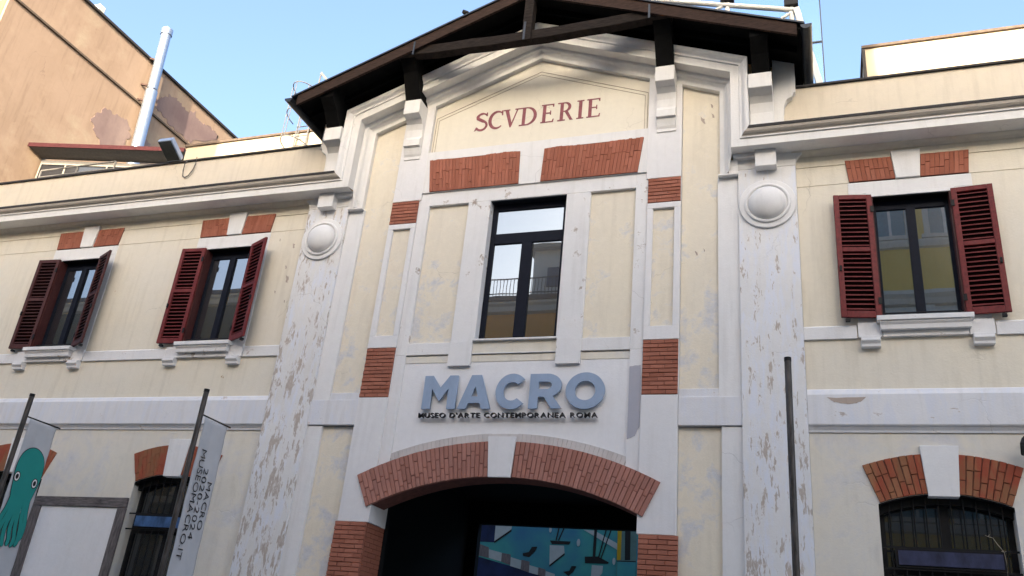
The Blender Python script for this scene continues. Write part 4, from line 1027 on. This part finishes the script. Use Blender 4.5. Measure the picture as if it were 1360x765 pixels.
for a, b in ((.25, 1.05), (1.1, 2.45), (2.5, 3.85), (3.9, 5.2)): lbox(MB(), a, b, .545, .55, 12.2, 15.02).build('pane', 'dark_glass', fo)
# flue pipe
fp = thing('flue_pipe', 'shiny steel flue pipe standing off the tan side wall', 'pipe', (TX+.32, 7.85, 14))
def py(z): return 7.98-(z-17.76)*.066
x = TX+.34
MB().tube([(x, py(14), 14), (x, py(20.1), 20.1)], .215, 18).build('pipe_section', 'pipe_steel', fp, smooth=True)
MB().tube([(x, py(20.16), 20.16), (x, py(22.62), 22.62)], .185, 18).build('pipe_section', 'pipe_steel', fp, smooth=True)
MB().tube([(x, py(20.10), 20.10), (x, py(20.17), 20.17)], .15, 18).build('pipe_joint', 'rust', fp, smooth=True)
MB().tube([(x, py(22.6), 22.6), (x, py(22.85), 22.85)], .215, 18).build('pipe_cap', 'pipe_steel', fp, smooth=True)
for z in (21.45, 20.3, 19.65): MB().beam((TX+.005, py(z)-.25, z-.03), (x-.1, py(z)-.05, z), .07, .07).build('bracket', 'rust', fp)

# ------------------------------------------------------------------ mural at the end of the passage
ml = thing('courtyard_mural', 'blue green mural of tables and chairs on the courtyard wall beyond the gateway', 'mural', (-1, 11.2, 0))
MB().box(-7, 4, 11.01, 11.4, -.1, 6.4).build('mural_wall', 'mural_sea', ml)
yc = [11.008]
def paint(name, mat, *P):
    MB().prism(list(P), yc[0]-.002, 11.0095).build(name, mat, ml); yc[0] -= .0006
paint('painted_shade', 'mural_navy', (-4.7, 6.0), (-4.12, 6.0), (-4.11, 4.9), (-4.7, 4.9))
paint('painted_shade', 'mural_navy', (-4.9, 4.6), (-4.54, 4.5), (-2.56, 4.09), (-1.3, 3.75), (-1.3, 2.5), (-4.9, 2.5))
for P in ([(-4.12, 5.7), (-3.61, 5.7), (-3.64, 5.27), (-4.11, 4.93)], [(-2.5, 4.9), (-2.1, 4.9), (-2.07, 4.71), (-2.47, 4.38)], [(-1.3, 4.44), (-1.0, 4.44), (-1.01, 4.26), (-1.07, 4.18), (-1.31, 4.1)]): paint('painted_table', 'mural_white', *P)
for P in ([(-4.25, 4.71), (-3.85, 4.63), (-3.85, 4.4), (-4.22, 4.48)], [(-3.58, 4.53), (-3.27, 4.46), (-3.27, 4.23), (-3.58, 4.3)], [(-3.03, 4.35), (-2.76, 4.29), (-2.77, 4.11), (-3.03, 4.16)], [(-2.56, 4.22), (-2.3, 4.16), (-2.3, 3.98), (-2.56, 4.05)]): paint('painted_rail', 'mural_white', *P)
for P in ([(-4.54, 4.84), (-4.25, 4.76), (-4.22, 4.48), (-4.52, 4.52)], [(-3.85, 4.63), (-3.59, 4.6), (-3.58, 4.32), (-3.85, 4.4)], [(-3.27, 4.48), (-3.03, 4.44), (-3.03, 4.16), (-3.27, 4.22)], [(-2.77, 4.31), (-2.57, 4.26), (-2.56, 4.05), (-2.77, 4.11)]): paint('painted_post', 'mural_wood', *P)
for P in ([(-3.25, 4.65), (-3.08, 4.69), (-3.0, 4.83), (-2.85, 4.84), (-2.9, 4.72), (-3.05, 4.56), (-3.23, 4.58)], [(-2.07, 4.23), (-1.91, 4.26), (-1.85, 4.39), (-1.72, 4.39), (-1.8, 4.24), (-1.92, 4.13)]): paint('painted_chair', 'mural_black', *P)
paint('painted_bench', 'mural_black', (-2.5, 5.02), (-1.92, 5.02), (-1.96, 4.94), (-2.44, 4.93)); paint('painted_table_edge', 'mural_black', (-4.11, 4.93), (-3.64, 5.27), (-3.63, 5.22), (-4.1, 4.88)); paint('painted_table_edge', 'mural_black', (-2.47, 4.38), (-2.07, 4.71), (-2.06, 4.67), (-2.46, 4.34))
paint('painted_cart', 'mural_black', (-1.5, 4.65), (-1.15, 4.67), (-.85, 4.54), (-.87, 4.50), (-1.49, 4.48))
paint('painted_beam', 'mural_white', (-1.58, 5.345), (-1.28, 5.335), (-.63, 5.02), (-.63, 4.86))
for a, b in (((-2.25, 5.5), (-2.33, 5.03)), ((-2.08, 5.5), (-2.26, 5.03)), ((-.80, 5.45), (-1.09, 4.55)), ((-.94, 5.45), (-1.15, 4.55))): paint('painted_cable', 'mural_black', *band([a, b], .03))
paint('painted_column', 'mural_black', (-1.28, 5.6), (-1.20, 5.6), (-1.22, 4.66), (-1.29, 4.66))
for cx, cz, s_ in ((-1.7, 5.0, 1), (-2.51, 5.31, .8), (-.71, 4.57, .9)): paint('painted_lamp', 'mural_white', *[(cx+.045*s_*math.cos(t), cz+.10*s_*math.sin(t)) for t in [2*math.pi*i/14 for i in range(14)]])
paint('painted_strip', 'mural_pale', (-.63, 5.6), (-.13, 5.6), (-.13, 3.0), (-.63, 3.0)); paint('painted_strip', 'mural_yellow', (-.645, 5.6), (-.53, 5.6), (-.53, 4.61), (-.635, 4.6)); paint('painted_frame', 'mural_black', (-.45, 5.6), (-.30, 5.6), (-.28, 4.62), (-.42, 4.61))
paint('painted_line', 'mural_black', (-.63, 4.59), (-.13, 4.60), (-.13, 4.575), (-.63, 4.565)); paint('painted_strip', 'mural_sea', (-.62, 4.56), (-.13, 4.57), (-.13, 2.6), (-.62, 2.6))

# ------------------------------------------------------------------ houses across the street (they shade the front and show in the panes)
def house(name, label, x0, x1, h, mat, floors, wins, yf=-20.0, depth=9, roof='coping_brown'):
    t = thing(name, label, 'building', ((x0+x1)/2, yf-depth/2, 0))
    MB().box(x0, x1, yf-depth, yf, -.1, h).build('wall', mat, t)
    MB().box(x0-.1, x1+.1, yf-depth-.2, yf+.45, h+.002, h+.22).build('roof', roof, t)
    m = MB(); m.prismx([(yf, h-.5), (yf+.18, h-.42), (yf+.25, h-.2), (yf+.38, h-.1), (yf+.38, h), (yf, h)], x0, x1); m.build('cornice', 'stone_trim', t)
    for z in floors:
        m = MB(); m.prismx([(yf, z-1.35), (yf+.10, z-1.30), (yf+.16, z-1.1), (yf+.16, z-1.02), (yf, z-.98)], x0, x1); m.build('string_course', 'stone_trim', t)
        for x in wins:
            w = MB(); w.box(x-.75, x-.55, yf, yf+.08, z-.8, z+1.25); w.box(x+.55, x+.75, yf, yf+.08, z-.8, z+1.25); w.box(x-.95, x+.95, yf, yf+.2, z+1.251, z+1.5); w.box(x-.85, x+.85, yf, yf+.16, z-.97, z-.81)
            wo = w.build('window', 'stone_trim', t)
            MB().box(x-.54, x+.54, yf, yf+.02, z-.8, z+1.25).build('pane', 'curtain_teal', wo)
            MB().box(x-.05, x+.05, yf+.021, yf+.05, z-.8, z+1.25).build('mullion', 'white_steel', wo)
            if (int(x*3)+int(z)) % 2 == 0:
                for s_ in (-1, 1): MB().box(min(x+s_*.55, x+s_*1.1), max(x+s_*.55, x+s_*1.1), yf+.09, yf+.13, z-.8, z+1.25).build('shutter', 'shade_blue', wo)
    return t
house('yellow_house', 'tall yellow house with pale stone bands across the street', 4.4, 10.9, 21.4, 'yellow_plaster', [4.6, 8.6, 12.4, 19.35], [5.4, 7.6, 9.55])
yh = [o for o in bpy.data.objects if o.name == 'yellow_house'][0]
m = MB(); m.prismx([(-20, 15.55), (-19.8, 15.6), (-19.72, 15.8), (-19.6, 15.95), (-19.6, 16.1), (-20, 16.2)], 4.4, 10.9); m.build('string_course', 'stone_trim', yh)
m = MB(); m.box(4.42, 10.88, -20, -19.94, 13.9, 15.54); m.build('stone_facing', 'stone_trim', yh)
for x in (6.5, 8.6): MB().box(x-.25, x+.25, -19.939, -19.8, 13.9, 15.54).build('half_column', 'stone_trim', yh)
house('orange_house', 'narrow orange house between the yellow house and the terrace house across the street', -1.19, 4.39, 16.9, 'ochre_plaster', [4.6, 8.6, 12.6], [0.4, 2.8])
hc = house('ochre_house', 'ochre house with a roof terrace railing across the street', -15.0, -1.2, 16.45, 'ochre_plaster', [4.6, 8.6, 12.0], [-13, -10.5, -8, -5.5, -3])
m = MB(); m.box(-15, -1.3, -19.7, -19.66, 17.5, 17.55); m.box(-15, -1.3, -19.7, -19.66, 16.8, 16.84)
for i in range(85): m.box(-15+i*.16, -14.975+i*.16, -19.69, -19.67, 16.69, 17.5)
m.build('terrace_railing', 'black_metal', hc, kind='stuff')
tw = thing('roof_tower', 'grey stair tower on the roof of the ochre house', 'building', (-6.3, -23, 16.67))
MB().box(-7.6, -4.6, -25, -21.5, 16.68, 19.8).build('wall', 'stone_trim', tw); MB().box(-7.9, -4.3, -25.3, -21.1, 19.802, 20.0).build('roof', 'olive_plaster', tw); MB().box(-6.9, -6.2, -21.52, -21.44, 17.9, 18.9).build('window', 'shade_blue', tw)
house('olive_house', 'dull olive house with a sloping roof across the street', -46, -15.2, 17.6, 'olive_plaster', [4.6, 8.6, 12.6], [-44, -41, -38, -35, -32, -29, -26, -23, -20, -17])
house('pale_house', 'pale stone house at the end of the row across the street', 10.95, 30, 16.5, 'cream_wing', [4.6, 8.6, 12.6], [13, 16, 19, 22, 25, 28])
print('bricks', BRICKS[0])
